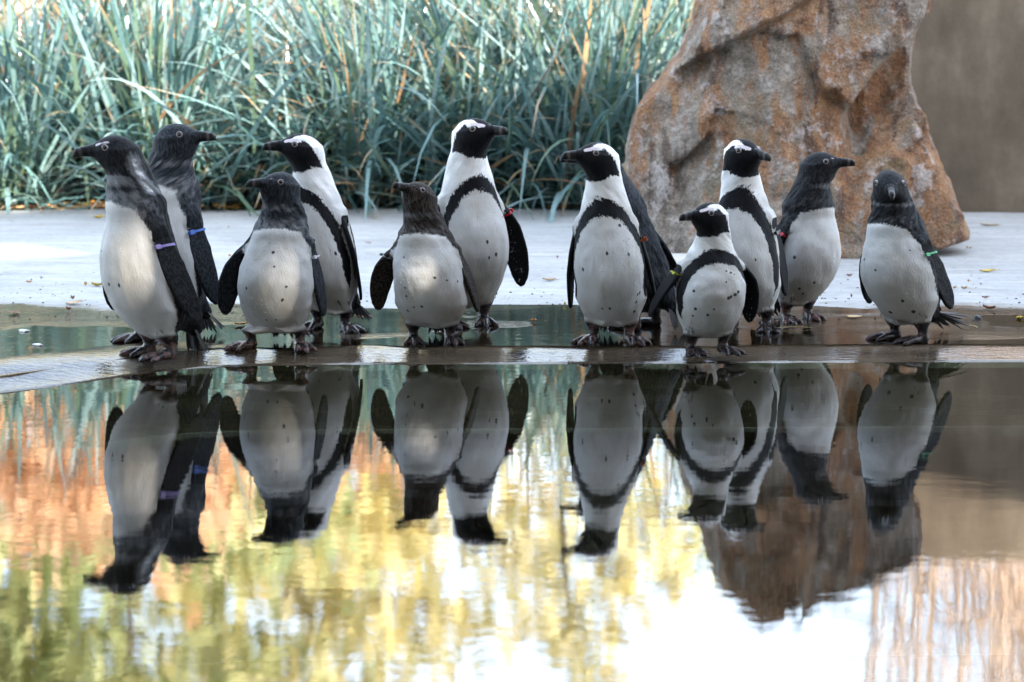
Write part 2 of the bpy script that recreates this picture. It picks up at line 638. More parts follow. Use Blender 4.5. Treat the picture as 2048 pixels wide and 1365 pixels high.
# ------------------------------------------------------------------ boulder
def rock_mat():
    t = NT("rusty_quartzite")
    c = t.coord()
    a = t.noise(t.mapping(c, (1, 1, 0.5)), 3.2, 6, 0.68, 0.6)
    b = t.noise(t.mapping(c, (3.2, 3.2, 0.8), (0, 0.18, 0)), 4.0, 5, 0.65, 0.4)
    f = t.noise(c, 70, 4, 0.7)
    m = t.noise(c, 17, 5, 0.65)
    grey = t.ramp(m, [(0.3, (0.12, 0.098, 0.075)), (0.5, (0.29, 0.245, 0.195)), (0.68, (0.50, 0.45, 0.40))])
    rust = t.ramp(t.noise(c, 11, 5, 0.7), [(0.3, (0.13, 0.050, 0.024)), (0.5, (0.34, 0.155, 0.06)), (0.7, (0.52, 0.29, 0.13))])
    f1 = t.rng(t.math('ADD', t.math('MULTIPLY', a, 0.55), t.math('MULTIPLY', b, 0.45)), 0.45, 0.53)
    col = t.mix(f1, grey, rust)
    tan_ = t.rng(t.noise(c, 6.3, 5, 0.7), 0.50, 0.60)
    col = t.mix(t.math('MULTIPLY', tan_, 0.4), col, (0.42, 0.31, 0.20))
    dk = t.rng(t.noise(t.mapping(c, (2.0, 2, 0.45)), 4.6, 4, 0.6, 0.5), 0.54, 0.64)
    col = t.mix(t.math('MULTIPLY', dk, 0.85), col, (0.07, 0.032, 0.020))
    moss = t.rng(t.noise(c, 5.5, 4), 0.57, 0.68)
    col = t.mix(t.math('MULTIPLY', moss, 0.55), col, (0.085, 0.085, 0.045))
    pal = t.rng(t.noise(c, 8.5, 6, 0.75), 0.55, 0.62)
    col = t.mix(t.math('MULTIPLY', pal, 0.75), col, (0.56, 0.50, 0.47))
    col = t.mix(t.rng(f, 0.3, 0.75, 0.0, 0.5), col, (0.10, 0.075, 0.055))
    gr = t.noise(c, 210, 2, 0.6)
    col = t.mix(t.rng(gr, 0.52, 0.68, 0, 0.32), col, (0.60, 0.56, 0.52))
    col = t.mix(t.rng(gr, 0.46, 0.32, 0, 0.6), col, (0.06, 0.045, 0.035))
    n1 = t.bump(m, 1.0, 0.05)
    n2 = t.bump(f, 0.9, 0.014, n1)
    return t.done(t.pbsdf(col, 0.8, n2, 0.3))


def make_rock():
    YC = 10.40
    k = 548.0
    tab = [(0.04, 1330, 1860), (0.07, 1322, 1900), (0.10, 1310, 1938), (0.21, 1283, 1926), (0.32, 1266, 1901), (0.42, 1275, 1872), (0.51, 1290, 1852), (0.60, 1312, 1836),
           (0.665, 1338, 1820), (0.745, 1365, 1820), (0.82, 1382, 1828), (0.88, 1397, 1848), (0.99, 1415, 1856), (1.06, 1424, 1854), (1.13, 1434, 1846),
           (1.18, 1442, 1815), (1.22, 1452, 1765), (1.27, 1472, 1700), (1.31, 1500, 1640), (1.34, 1540, 1590)]
    tz = np.array([r[0] for r in tab])
    tl = (np.array([r[1] for r in tab]) - 1024) / k
    tr = (np.array([r[2] for r in tab]) - 1024) / k
    h = 0.0125
    X = np.arange(0.36, 1.84, h)
    Yv = np.arange(-0.52, 0.5, h)
    Z = np.arange(-0.01, 1.5, h)
    x, v, z = np.meshgrid(X, Yv, Z, indexing='ij')
    P = np.stack([x, v, z], -1)
    wz = z + 0.02 * vnoise(P, 6)
    xl, xr = np.interp(wz, tz, tl), np.interp(wz, tz, tr)
    xm, hw = (xl + xr) / 2, np.maximum((xr - xl) / 2, 0.02)
    hd = 0.46 - 0.16 * np.clip(z / 1.4, 0, 1)
    q = ((np.abs(x - xm) / hw) ** 3.2 + (np.abs(v) / hd) ** 3.2) ** (1 / 3.2)
    d = (q - 1) * np.minimum(hw, hd)
    # front faces either side of a leaning ridge
    ridge = 0.90 + 0.10 * z
    front = 0.44 - 0.13 * z - 0.55 * np.maximum(ridge - x, 0) - 0.20 * np.maximum(x - ridge, 0)
    # ledge: the lower right hollow under a diagonal crease
    cx = np.interp(x, [(1640 - 1024) / k, (1680 - 1024) / k, (1740 - 1024) / k, (1800 - 1024) / k, (1855 - 1024) / k], [0.34, 0.56, 0.71, 0.82, 0.93])
    below = cx - z
    hol = sstep(0.0, 0.05, below) * (1 - sstep(0.1, 0.42, below)) * sstep(1.17, 1.26, x)
    front = front - 0.19 * hol
    # ledge on the upper left face
    cy = 0.76 + 0.55 * (x - 0.72)
    front = front + 0.075 * sstep(0, 0.03, z - cy) * (x < 1.15) * sstep(1.15, 1.05, x)
    d = np.maximum(d, (-v - front) * 0.9)
    dz = np.maximum(0.060 - z, z - 1.31)
    lift = 0.012 * sstep(1.1, 1.5, x)
    d = np.maximum(d, dz + lift)
    n = fbm(P * np.array([1, 1, 0.6]), 3.1, 2) * 0.022 + (0.5 - np.abs(fbm(P * np.array([1.3, 1.3, 0.55]), 6.5, 4, 0.55))) * 0.030 + 0.006 * fbm(P, 28, 2)
    # fractured facets: each patch of the surface is its own tilted plane
    Rf = np.random.RandomState(21)
    sd_ = np.stack([Rf.uniform(0.4, 1.8, 46), Rf.uniform(-0.5, 0.3, 46), Rf.uniform(0, 1.35, 46)], 1)
    best = np.full(d.shape, 1e9, np.float32)
    fac = np.zeros(d.shape, np.float32)
    Pw = P + 0.05 * np.stack([vnoise(P, 5), vnoise(P + 7, 5), vnoise(P + 13, 5)], -1)
    for k_, c_ in enumerate(sd_):
        dv = Pw - c_
        q_ = dv[..., 0] ** 2 * 1.6 + dv[..., 1] ** 2 + dv[..., 2] ** 2 * 0.7
        m_ = q_ < best
        tl_ = Rf.normal(0, 0.16, 3)
        pl_ = Rf.uniform(-0.016, 0.016) + dv @ tl_
        fac = np.where(m_, pl_, fac)
        best = np.where(m_, q_, best)
    d = d + n * 0.75 + np.clip(fac, -0.038, 0.038) * sstep(1.0, 0.72, np.abs(x - xm) / hw) - 0.014
    F = d.astype(np.float32)
    F[0], F[-1], F[:, 0], F[:, -1], F[:, :, 0], F[:, :, -1] = (1,) * 6
    V, Qd = surface_nets(F, (X[0], Yv[0] + YC, Z[0]), h)
    ctr = np.array([1.07, YC, 0.0])
    o = mesh_obj("boulder", np_mesh("boulder", V - ctr, Qd, [rock_mat()]))
    o.location = ctr
    tag(o, "tall rust streaked grey and brown boulder standing behind the penguins", "boulder")


make_rock()


def blob(name, loc, size, mat, seed, amp=0.12, h=None):
    """irregular stone as a closed surface"""
    sx, sy, sz = size
    h = h or max(size) / 12
    ax = [np.arange(-s_ * 1.3 - 2 * h, s_ * 1.3 + 2 * h, h) for s_ in size]
    x, y, z = np.meshgrid(*ax, indexing='ij')
    P = np.stack([x, y, z], -1) / max(size) + seed * 3.7
    d = (((np.abs(x) / sx) ** 2.6 + (np.abs(y) / sy) ** 2.6 + (np.abs(z) / sz) ** 2.6) ** (1 / 2.6) - 1) + amp * fbm(P, 1.7, 3)
    V, q = surface_nets(d.astype(np.float32), [a[0] for a in ax], h)
    o = mesh_obj(name, np_mesh(name, V, q, [mat]))
    o.location = loc
    return o


CEMENT = simple_mat("pale_cement", (0.42, 0.40, 0.36), 0.7, 0.2, 8)
p = ground(1372, 552, 0.03)
o = blob("base_stone", (p.x, p.y + 0.12, 0.045), (0.16, 0.11, 0.045), CEMENT, 1, 0.05)
tag(o, "smooth pale grey stone wedged under the boulder's left foot", "stone")
for k_, (px, w) in enumerate(((1640, 0.07), (1842, 0.06))):
    p = ground(px, 512, 0.04)
    o = blob("prop_stone", (p.x, 10.42, 0.043), (w, 0.14, 0.040), simple_mat("dark_stone", (0.1, 0.085, 0.07), 0.8, 0.3, 9), 5 + k_, 0.1)
    tag(o, ("dark wedge stone under the middle of the boulder" if k_ == 0 else "dark wedge stone under the right foot of the boulder"), "stone")

# ------------------------------------------------------------------ grass
def grass_mat():
    t = NT("lyme_grass_blade")
    col = t.attr("col", True)
    n = t.noise(t.coord(), 60, 2)
    c2 = t.mix(t.rng(n, 0.3, 0.7, 0, 0.35), col, (0.06, 0.10, 0.085))
    pb = t.pbsdf(c2, 0.30, None, 0.8)
    tl = t.n("ShaderNodeBsdfTranslucent")
    t.l(c2, tl.inputs[0])
    mx = t.n("ShaderNodeMixShader")
    mx.inputs[0].default_value = 0.22
    t.l(pb, mx.inputs[1])
    t.l(tl.outputs[0], mx.inputs[2])
    return t.done(mx.outputs[0])


GRASS = grass_mat()


def blade_arrays(n, cx, cy, rb, lmin, lmax, upright, seed, wmin=0.010, wmax=0.022, straw=0.022, az=None, azs=math.pi, seg=8):
    R = np.random.RandomState(seed)
    a = (R.uniform(-azs, azs, n) + (az or 0.0)) if az is not None else R.uniform(-math.pi, math.pi, n)
    rr = rb * 0.72 * R.rand(n)
    aa = R.uniform(-math.pi, math.pi, n)
    bx, by = cx + rr * np.cos(aa), cy + rr * np.sin(aa) * 0.8
    L = R.uniform(lmin, lmax, n) * (0.85 + 0.3 * R.rand(n)) * 1.12
    # start angle from vertical and bend along the blade
    # blades fan out from the crown of the clump
    a = np.where(R.rand(n) < 0.6, aa + R.normal(0, 0.5, n), a) if az is None else a
    t0 = np.abs(R.normal(0, 1, n)) * rad(32) * (1.6 - upright) + rad(20) * rr / max(rb, 1e-6)
    t1 = t0 + np.abs(R.normal(0.42, 0.5, n)) * rad(100) * (1.40 - upright)
    W = R.uniform(wmin, wmax, n)
    tw = R.normal(0, 0.5, n)
    s = np.linspace(0, 1, seg + 1)
    ang = t0[:, None] + (t1 - t0)[:, None] * (s[None] ** 1.5)
    ds = (L / seg)[:, None]
    hx = np.concatenate([np.zeros((n, 1)), np.cumsum(np.sin(ang[:, :-1]) * ds, 1)], 1)
    hz = np.concatenate([np.zeros((n, 1)), np.cumsum(np.cos(ang[:, :-1]) * ds, 1)], 1)
    side = 0.04 * R.normal(0, 1, n)[:, None] * s[None] ** 2
    ca, sa = np.cos(a)[:, None], np.sin(a)[:, None]
    px = bx[:, None] + hx * ca - side * sa
    py = by[:, None] + hx * sa + side * ca
    pz = 0.034 + hz
    w = W[:, None] * np.clip(0.55 + 1.6 * s, 0, 1)[None] * np.clip((1 - s) * 3.0, 0.04, 1)[None] * 0.5
    wa = a[:, None] + math.pi / 2 + tw[:, None] * (0.4 + s[None])
    wx, wy = np.cos(wa) * w, np.sin(wa) * w
    wzv = 0.25 * w * np.sign(tw)[:, None]
    c0 = np.stack([px - wx, py - wy, np.maximum(pz - wzv, 0.040)], -1)
    c1 = np.stack([px + wx, py + wy, np.maximum(pz + wzv, 0.042)], -1)
    V = np.stack([c0, c1], 2).reshape(n, -1, 3)
    k = (seg + 1) * 2
    base = np.arange(n)[:, None] * k
    qs = []
    for j in range(seg):
        qs.append(base + np.array([[2 * j, 2 * j + 1, 2 * j + 3, 2 * j + 2]]))
    Q = np.stack(qs, 1).reshape(-1, 4)
    teal = np.array([[0.13, 0.25, 0.25], [0.20, 0.33, 0.325], [0.07, 0.16, 0.155], [0.12, 0.19, 0.12], [0.28, 0.41, 0.41]])
    st = np.array([[0.42, 0.24, 0.12], [0.50, 0.36, 0.20], [0.36, 0.20, 0.10]])
    col = teal[R.randint(0, len(teal), n)] * R.uniform(0.8, 1.15, (n, 1))
    isst = R.rand(n) < straw
    col[isst] = st[R.randint(0, 3, isst.sum())]
    C = np.repeat(col[:, None], k, 1)
    # withered tips
    tip = (s > 0.86).repeat(2)[None, :, None] * (R.rand(n) < 0.35)[:, None, None]
    C = np.where(tip, np.array([0.45, 0.30, 0.16]), C)
    return V.reshape(-1, 3), Q, C.reshape(-1, 3)


def merge(parts):
    Vs, Qs, Cs, b = [], [], [], 0
    for V, Q, C in parts:
        Vs.append(V)
        Qs.append(Q + b)
        Cs.append(C)
        b += len(V)
    return np.concatenate(Vs), np.concatenate(Qs), np.concatenate(Cs)


def tussock(name, label, spots, seed, fronts):
    spots = [(s_[0], s_[1] - 0.26, *s_[2:]) for s_ in spots]
    fronts = [(f_[0], f_[1] - 0.26, *f_[2:]) for f_ in fronts]
    cx = sum(s_[0] for s_ in spots) / len(spots)
    root = empty(name, (cx, spots[0][1], 0.034))
    tag(root, label, "grass", "blue green grass tussocks")
    org = np.array(root.location)
    parts = [blade_arrays(int(n_ * 0.78), x, y, rb, lo, hi, up, seed + j) for j, (x, y, rb, n_, lo, hi, up) in enumerate(spots)]
    V, Q, C = merge(parts)
    o = mesh_obj("blade_mass", np_mesh("blade_mass", V - org, Q, [GRASS], attrs={"col": C}), root)
    o["kind"] = "stuff"
    for j, (x, y, az, L, up) in enumerate(fronts):
        V, Q, C = blade_arrays(1, x, y, 0.02, L, L, up, seed + 500 + j, 0.013, 0.021, 0.04, az, 0.1, 12)
        mesh_obj("blade", np_mesh("blade", V - org, Q, [GRASS], attrs={"col": C}), root)
    return root


def gx(px, y=12.3):
    return at_y(px, 400, y).x


def fan(x0, x1, n, seed, y0=12.10, y1=12.3):
    R = random.Random(seed)
    return [(gx(R.uniform(x0, x1)), R.uniform(y0, y1), -math.pi / 2 + R.uniform(-1.3, 1.3), R.uniform(0.65, 1.2), R.uniform(-0.25, 0.55)) for _ in range(n)]


tussock("grass_tussock", "upright blue green grass tussock with sunlit blades behind the left pair of penguins",
        [(gx(60), 12.45, 0.22, 330, 0.6, 1.15, 0.62), (gx(330), 12.5, 0.26, 480, 0.7, 1.3, 0.85), (gx(180), 12.9, 0.3, 330, 0.8, 1.35, 0.8),
         (gx(480), 13.1, 0.3, 300, 0.7, 1.25, 0.75), (gx(-120), 12.7, 0.3, 330, 0.7, 1.2, 0.6), (gx(330), 12.3, 0.22, 260, 0.4, 0.8, 0.35),
         (gx(30), 12.3, 0.2, 230, 0.4, 0.8, 0.3)], 100, fan(-60, 480, 46, 1))
tussock("grass_tussock", "dense arching blue green grass tussock behind the middle penguins",
        [(gx(760), 12.5, 0.3, 560, 0.6, 1.2, 0.5), (gx(1000), 12.6, 0.3, 560, 0.7, 1.3, 0.6), (gx(860), 13.0, 0.3, 420, 0.8, 1.35, 0.75),
         (gx(700), 12.3, 0.25, 380, 0.4, 0.9, 0.25), (gx(920), 12.3, 0.25, 420, 0.4, 0.95, 0.2), (gx(620), 12.9, 0.25, 260, 0.6, 1.1, 0.6),
         (gx(1060), 13.2, 0.3, 420, 0.8, 1.35, 0.8)], 200, fan(600, 1080, 60, 2))
tussock("grass_tussock", "blue green grass tussock leaning against the left side of the boulder",
        [(gx(1200), 12.5, 0.28, 560, 0.7, 1.3, 0.6), (gx(1330), 12.8, 0.26, 420, 0.8, 1.35, 0.8), (gx(1130), 12.3, 0.25, 420, 0.4, 0.9, 0.25),
         (gx(1270), 12.3, 0.2, 260, 0.4, 0.9, 0.3), (gx(1420), 13.1, 0.3, 320, 0.8, 1.3, 0.7), (gx(1200), 13.2, 0.3, 380, 0.8, 1.3, 0.8)], 300, fan(1090, 1290, 34, 3))
tussock("grass_tussock", "short yellow green grass patch behind the head turned penguin at left",
        [(gx(530), 12.45, 0.24, 420, 0.25, 0.55, 0.4), (gx(450), 12.35, 0.18, 220, 0.3, 0.55, 0.3), (gx(590), 12.35, 0.16, 220, 0.35, 0.7, 0.3)], 400, fan(480, 620, 14, 4))

# ------------------------------------------------------------------ trees (seen mostly in the pool)
BARK = simple_mat("bark", (0.11, 0.075, 0.05), 0.9, 0.3, 12, 0.2, 0.6)


def leaf_mat(name, cols):
    t = NT(name)
    r = t.attr("r")
    col = t.ramp(r, [(i_ / (len(cols) - 1), c) for i_, c in enumerate(cols)])
    pb = t.pbsdf(col, 0.55, None, 0.3)
    tl = t.n("ShaderNodeBsdfTranslucent")
    t.l(col, tl.inputs[0])
    mx = t.n("ShaderNodeMixShader")
    mx.inputs[0].default_value = 0.35
    t.l(pb, mx.inputs[1])
    t.l(tl.outputs[0], mx.inputs[2])
    return t.done(mx.outputs[0])


LEAFM = {
    "orange": leaf_mat("beech_autumn_leaf", [(0.42, 0.22, 0.11), (0.66, 0.38, 0.20), (0.72, 0.50, 0.32), (0.56, 0.50, 0.26)]),
    "gold": leaf_mat("golden_leaf", [(0.46, 0.42, 0.17), (0.70, 0.60, 0.26), (0.76, 0.68, 0.40), (0.48, 0.50, 0.24)]),
    "green": leaf_mat("green_yellow_leaf", [(0.16, 0.22, 0.10), (0.32, 0.38, 0.17), (0.54, 0.56, 0.28), (0.66, 0.60, 0.30)]),
    "dark": leaf_mat("dark_green_leaf", [(0.04, 0.07, 0.03), (0.08, 0.12, 0.05), (0.15, 0.19, 0.07)]),
}


def tube(P, r, nseg=6):
    P = np.asarray(P, float)
    V, Fq = [], []
    for i_ in range(len(P)):
        t = P[min(i_ + 1, len(P) - 1)] - P[max(i_ - 1, 0)]
        t = t / (np.linalg.norm(t) + 1e-9)
        u = np.cross(t, [0.3, 0.9, 0.1])
        u /= np.linalg.norm(u) + 1e-9
        w = np.cross(t, u)
        for j in range(nseg):
            a = 2 * math.pi * j / nseg
            V.append(P[i_] + r[i_] * (u * math.cos(a) + w * math.sin(a)))
    for i_ in range(len(P) - 1):
        for j in range(nseg):
            k = (j + 1) % nseg
            Fq.append([i_ * nseg + j, i_ * nseg + k, (i_ + 1) * nseg + k, (i_ + 1) * nseg + j])
    return np.array(V), np.array(Fq)


def tree(name, label, x, y, H, W, kind, seed, nleaf=2600, low=0.25, size=0.11, group="trees in the garden behind"):
    R = np.random.RandomState(seed)
    z0 = 0.04
    root = empty(name, (x, y, z0))
    tag(root, label, "shrub" if name.endswith("shrub") else "tree", group)
    Vs, Qs, b = [], [], 0
    tips = []
    trunk = np.array([[0.05 * H * R.normal() * s_ * 0.4, 0.05 * H * R.normal() * s_ * 0.4, H * 0.9 * s_] for s_ in np.linspace(0, 1, 7)])
    rr = np.linspace(0.014 * H ** 0.8, 0.005, 7)
    V, q = tube(trunk, rr, 8)
    Vs.append(V)
    Qs.append(q)
    b += len(V)
    nl = 16
    for j in range(nl):
        f = low + (0.95 - low) * (j + R.rand()) / nl
        p0 = trunk[0] * 0 + np.array([np.interp(f * 0.9, np.linspace(0, 0.9, 7), trunk[:, k]) for k in range(3)])
        a = R.uniform(0, 2 * math.pi)
        ln = W * (0.5 + 0.6 * R.rand()) * math.sin(math.pi * min(0.92, max(0.12, (f - low) / (1 - low) * 0.75 + 0.2)))
        up = 0.3 + 0.4 * R.rand()
        pts = [p0 + np.array([math.cos(a), math.sin(a), 0]) * ln * s_ + np.array([0, 0, up * ln * s_ * (1.2 - 0.5 * s_)]) + R.normal(0, 0.03 * ln, 3) * s_ for s_ in np.linspace(0, 1, 5)]
        V, q = tube(pts, np.linspace(0.007 * H ** 0.7, 0.003, 5), 5)
        Vs.append(V)
        Qs.append(q + b)
        b += len(V)
        tips += pts[2:]
    mesh_obj("trunk", np_mesh("trunk", np.concatenate(Vs), np.concatenate(Qs), [BARK]), root)
    tips = np.array(tips)
    c = tips[R.randint(0, len(tips), nleaf)] + R.normal(0, 1, (nleaf, 3)) * np.array([0.17, 0.17, 0.13]) * W
    ok = c[:, 2] > 0.05
    c = c[ok]
    n = len(c)
    u = R.normal(0, 1, (n, 3))
    u /= np.linalg.norm(u, axis=1)[:, None]
    v = np.cross(u, R.normal(0, 1, (n, 3)))
    v /= np.linalg.norm(v, axis=1)[:, None]
    s1 = size * R.uniform(0.6, 1.25, (n, 1))
    s2 = s1 * 0.55
    V = np.stack([c - u * s1, c + v * s2, c + u * s1, c - v * s2], 1).reshape(-1, 3)
    q = np.arange(n * 4).reshape(n, 4)
    r = np.clip(0.5 + 0.28 * vnoise(c, 0.9) + R.normal(0, 0.2, n), 0, 1)
    o = mesh_obj("crown", np_mesh("crown", V, q, [LEAFM[kind]], False, {"r": np.repeat(r, 4)}), root)
    return root


def tx(px, y):
    return (px - 1024) / F_PX * y * 1.01


TREES = [
    ("beech_shrub", "orange leaved beech shrub at far left of the garden", 20, 19.0, 3.1, 1.5, "orange", 1700, 0.05),
    ("beech_shrub", "orange leaved beech shrub second from the left", 330, 19.6, 3.3, 1.5, "orange", 1700, 0.05),
    ("beech_shrub", "low orange shrub left of the middle penguins", 640, 20.4, 2.9, 1.3, "orange", 1800, 0.05),
    ("garden_tree", "yellow green tree at the far left", -60, 23.0, 6.2, 2.0, "green", 1500, 0.2),
    ("garden_tree", "green tree with thin trunk behind the beech shrubs", 240, 24.0, 6.6, 1.9, "green", 1300, 0.25),
    ("garden_tree", "golden tree behind the third penguin from the left", 560, 25.0, 6.6, 1.8, "gold", 1000, 0.25),
    ("garden_tree", "green and yellow tree behind the middle grass", 430, 29.0, 8.2, 2.2, "green", 500, 0.3),
    ("garden_tree", "golden tree behind the middle grass tussock", 830, 26.0, 6.4, 1.6, "gold", 850, 0.2),
    ("garden_tree", "slim golden tree left of the boulder", 1130, 25.0, 6.2, 1.5, "gold", 700, 0.15),
    ("garden_tree", "thin yellow green tree beside the boulder", 1330, 27.0, 6.0, 1.3, "green", 500, 0.2),
    ("garden_tree", "sparse golden tree farther back in the middle", 1010, 31.0, 7.6, 1.7, "gold", 600, 0.25),
    ("dark_shrub", "dark green shrub behind the left grass", 720, 17.5, 1.9, 1.0, "dark", 1500, 0.05),
    ("dark_shrub", "dark green shrub behind the boulder's left edge", 1240, 18.0, 2.1, 0.9, "green", 1500, 0.05),
]
for k_, (nm, lb, px, y, H, W, kd, nlf, low) in enumerate(TREES):
    tree(nm, lb, tx(px, y), y, H, W, kd, 900 + k_, int(nlf * (1.5 if px < 700 else 0.95)), low, 0.14 if "tree" in nm else 0.085)

# reed bed above the wall, far right
def reeds():
    R = np.random.RandomState(55)
    Vs, Qs, b = [], [], 0
    n = 190
    for _ in range(n):
        x, y = R.uniform(2.0, 4.2), R.uniform(13.0, 15.5)
        H = R.uniform(2.2, 4.2)
        p0 = np.array([x, y, 0.05])
        lean = R.normal(0, 0.25, 2)
        pts = [p0 + np.array([lean[0] * s_ ** 2, lean[1] * s_ ** 2, H * s_]) for s_ in np.linspace(0, 1, 4)]
        V, q = tube(pts, [0.011, 0.010, 0.008, 0.003], 3)
        Vs.append(V)
        Qs.append(q + b)
        b += len(V)
        for _j in range(9):
            s_ = R.uniform(0.35, 1)
            c = p0 + np.array([lean[0] * s_ ** 2, lean[1] * s_ ** 2, H * s_])
            a = R.uniform(0, 6.28)
            dv = np.array([math.cos(a), math.sin(a), R.uniform(-0.4, 0.5)]) * R.uniform(0.15, 0.4)
            pts = [c, c + dv * 0.6, c + dv + np.array([0, 0, -0.08])]
            V, q = tube(pts, [0.008, 0.008, 0.002], 3)
            Vs.append(V)
            Qs.append(q + b)
            b += len(V)
    V = np.concatenate(Vs)
    o = mesh_obj("reed_bed", np_mesh("reed_bed", V, np.concatenate(Qs), [simple_mat("dry_reed", (0.80, 0.62, 0.47), 0.7, 0.15, 6)]))
    tag(o, "tall dry tan reeds rising behind the brown wall", "reeds", kind="stuff")


reeds()

# ================================================================== PENGUINS
def rcone(P, a, b, ra, rb):
    """distance to a cone with round ends"""
    a, b = np.array(a, np.float32), np.array(b, np.float32)
    ab = b - a
    t = np.clip(((P - a) @ ab) / (ab @ ab), 0, 1)
    return np.linalg.norm(P - (a + t[..., None] * ab), axis=-1) - (ra + (rb - ra) * t)


def smin(a, b, k):
    h = np.clip(0.5 + 0.5 * (b - a) / k, 0, 1)
    return b + (a - b) * h - k * h * (1 - h)


def ell(P, c, r):
    q = (P - np.array(c, np.float32)) / np.array(r, np.float32)
    k0 = np.linalg.norm(q, axis=-1)
    k1 = np.linalg.norm(q / np.array(r, np.float32), axis=-1)
    return k0 * (k0 - 1) / np.maximum(k1, 1e-6)


SHO = np.array([-0.012, 0.070, 0.360])         # shoulder of the left flipper, at rest
FA = rad(40)                                   # resting angle of the flipper away from the body
F_AX = np.array([0, math.sin(FA), -math.cos(FA)])
F_NR = np.array([0, math.cos(FA), math.sin(FA)])
F_LEN = 0.268
BOW = 0.040


def flip_coords(P):
    """s along, c chord (front +), n outward; for the side P lies on"""
    q = P * np.where(P[..., 1:2] < 0, np.array([1, -1, 1.0]), np.array([1, 1, 1.0])) - SHO
    return q @ F_AX, q[..., 0], q @ F_NR


_tz = [0.046, 0.050, 0.060, 0.078, 0.105, 0.14, 0.18, 0.22, 0.26, 0.30, 0.34, 0.38, 0.42, 0.46, 0.50, 0.53, 0.56]
_tr = [0.006, 0.022, 0.043, 0.063, 0.081, 0.094, 0.0995, 0.1005, 0.0975, 0.0915, 0.0835, 0.0745, 0.0650, 0.0555, 0.0480, 0.0455, 0.042]
_tx = [-0.012, -0.012, -0.010, -0.006, -0.002, 0.005, 0.010, 0.012, 0.011, 0.007, 0.001, -0.005, -0.009, -0.010, -0.008, -0.004, 0.0]
T_Z = np.linspace(0.03, 0.58, 551)


def _gs(v, w):
    k = np.exp(-0.5 * (np.arange(-40, 41) / w) ** 2)
    return np.convolve(np.pad(v, 40, mode='edge'), k / k.sum(), mode='valid')


T_R = _gs(np.interp(T_Z, _tz, _tr), 9)
T_X = _gs(np.interp(T_Z, _tz, _tx), 12)
T_DR = np.clip(_gs(np.gradient(T_R, T_Z), 6), -1.2, 2.2)


def sdf_penguin(P, no_flipper=False):
    A = np.concatenate([P[..., :1], np.abs(P[..., 1:2]), P[..., 2:]], -1).astype(np.float32)
    z = A[..., 2]
    R = np.interp(z, T_Z, T_R).astype(np.float32)
    dR = np.interp(z, T_Z, T_DR).astype(np.float32)
    xc = np.interp(z, T_Z, T_X).astype(np.float32)
    dp = np.interp(z, [0.05, 0.2, 0.34, 0.5], [1.0, 1.06, 1.03, 1.0]).astype(np.float32)
    d = (np.hypot((A[..., 0] - xc) / dp, A[..., 1]) - R) / np.sqrt(1 + dR * dR)
    d = np.maximum(d, np.maximum(z - 0.548, 0.05 - z)).astype(np.float32)
    hd = ell(A, (0.008, 0, 0.5385), (0.056, 0.0435, 0.047))
    hd = smin(hd, rcone(A, (0.034, 0, 0.543), (0.068, 0, 0.549), 0.031, 0.0165), 0.014)
    d = smin(d, hd, 0.020)
    d = smin(d, rcone(A, (-0.06, 0, 0.13), (-0.118, 0, 0.065), 0.050, 0.020), 0.03)        # rump
    d = smin(d, rcone(A, (-0.002, 0.045, 0.125), (-0.004, 0.050, 0.072), 0.050, 0.026), 0.02)   # thigh
    leg = rcone(A, (-0.004, 0.050, 0.08), (-0.014, 0.050, 0.020), 0.0185, 0.0135)
    d = smin(d, leg, 0.012)
    ft = None
    h0 = np.array((-0.014, 0.050, 0.013))
    for an, L in ((-20, 0.070), (2, 0.082), (24, 0.072)):
        dr = np.array((math.cos(rad(an)), math.sin(rad(an)), 0))
        k1 = h0 + dr * L * 0.55 + np.array((0, 0, 0.002))
        k2 = h0 + dr * L
        k2[2] = 0.0075
        k3 = h0 + dr * (L + 0.014)
        k3[2] = 0.003
        e = np.minimum(rcone(A, h0, k1, 0.0115, 0.0095), rcone(A, k1, k2, 0.0095, 0.0072))
        e = smin(e, rcone(A, k2, k3, 0.0045, 0.0022), 0.004)
        ft = e if ft is None else smin(ft, e, 0.004)
    for an in (-9, 13):
        dr = np.array((math.cos(rad(an)), math.sin(rad(an)), 0))
        k2 = h0 + dr * 0.058
        k2[2] = 0.005
        ft = smin(ft, rcone(A, h0, k2, 0.009, 0.0045), 0.008)
    ft = smin(ft, rcone(A, (-0.014, 0.05, 0.02), (-0.022, 0.04, 0.012), 0.006, 0.003), 0.005)
    d = smin(d, ft, 0.010)
    if no_flipper:
        return d
    s, c, n = flip_coords(A)
    cc = -0.030 * np.clip(s / F_LEN, 0, 1.2) ** 2 + 0.006 * np.sin(np.clip(s / F_LEN, 0, 1) * math.pi)
    hwid = np.interp(s, [0.0, 0.05, 0.11, 0.18, 0.230, 0.253, F_LEN], [0.018, 0.027, 0.0365, 0.0345, 0.0275, 0.0195, 0.006])
    bow = BOW * (np.clip(s / F_LEN, 0, 1)) ** 2
    d2 = np.maximum(np.abs(c - cc) - hwid, np.maximum(s - F_LEN, -s) * 0.9)
    th = np.interp(s, [0, 0.06, F_LEN], [0.012, 0.0072, 0.0045])
    r = 0.006
    a1, a2 = np.maximum(d2 + r, 0), np.maximum(np.abs(n + bow) - th + r, 0)
    fl = np.minimum(np.maximum(d2 + r, np.abs(n + bow) - th + r), 0) + np.sqrt(a1 * a1 + a2 * a2) - r
    d = smin(d, fl, np.interp(s, [0.02, 0.07], [0.026, 0.008]).astype(np.float32))
    return d


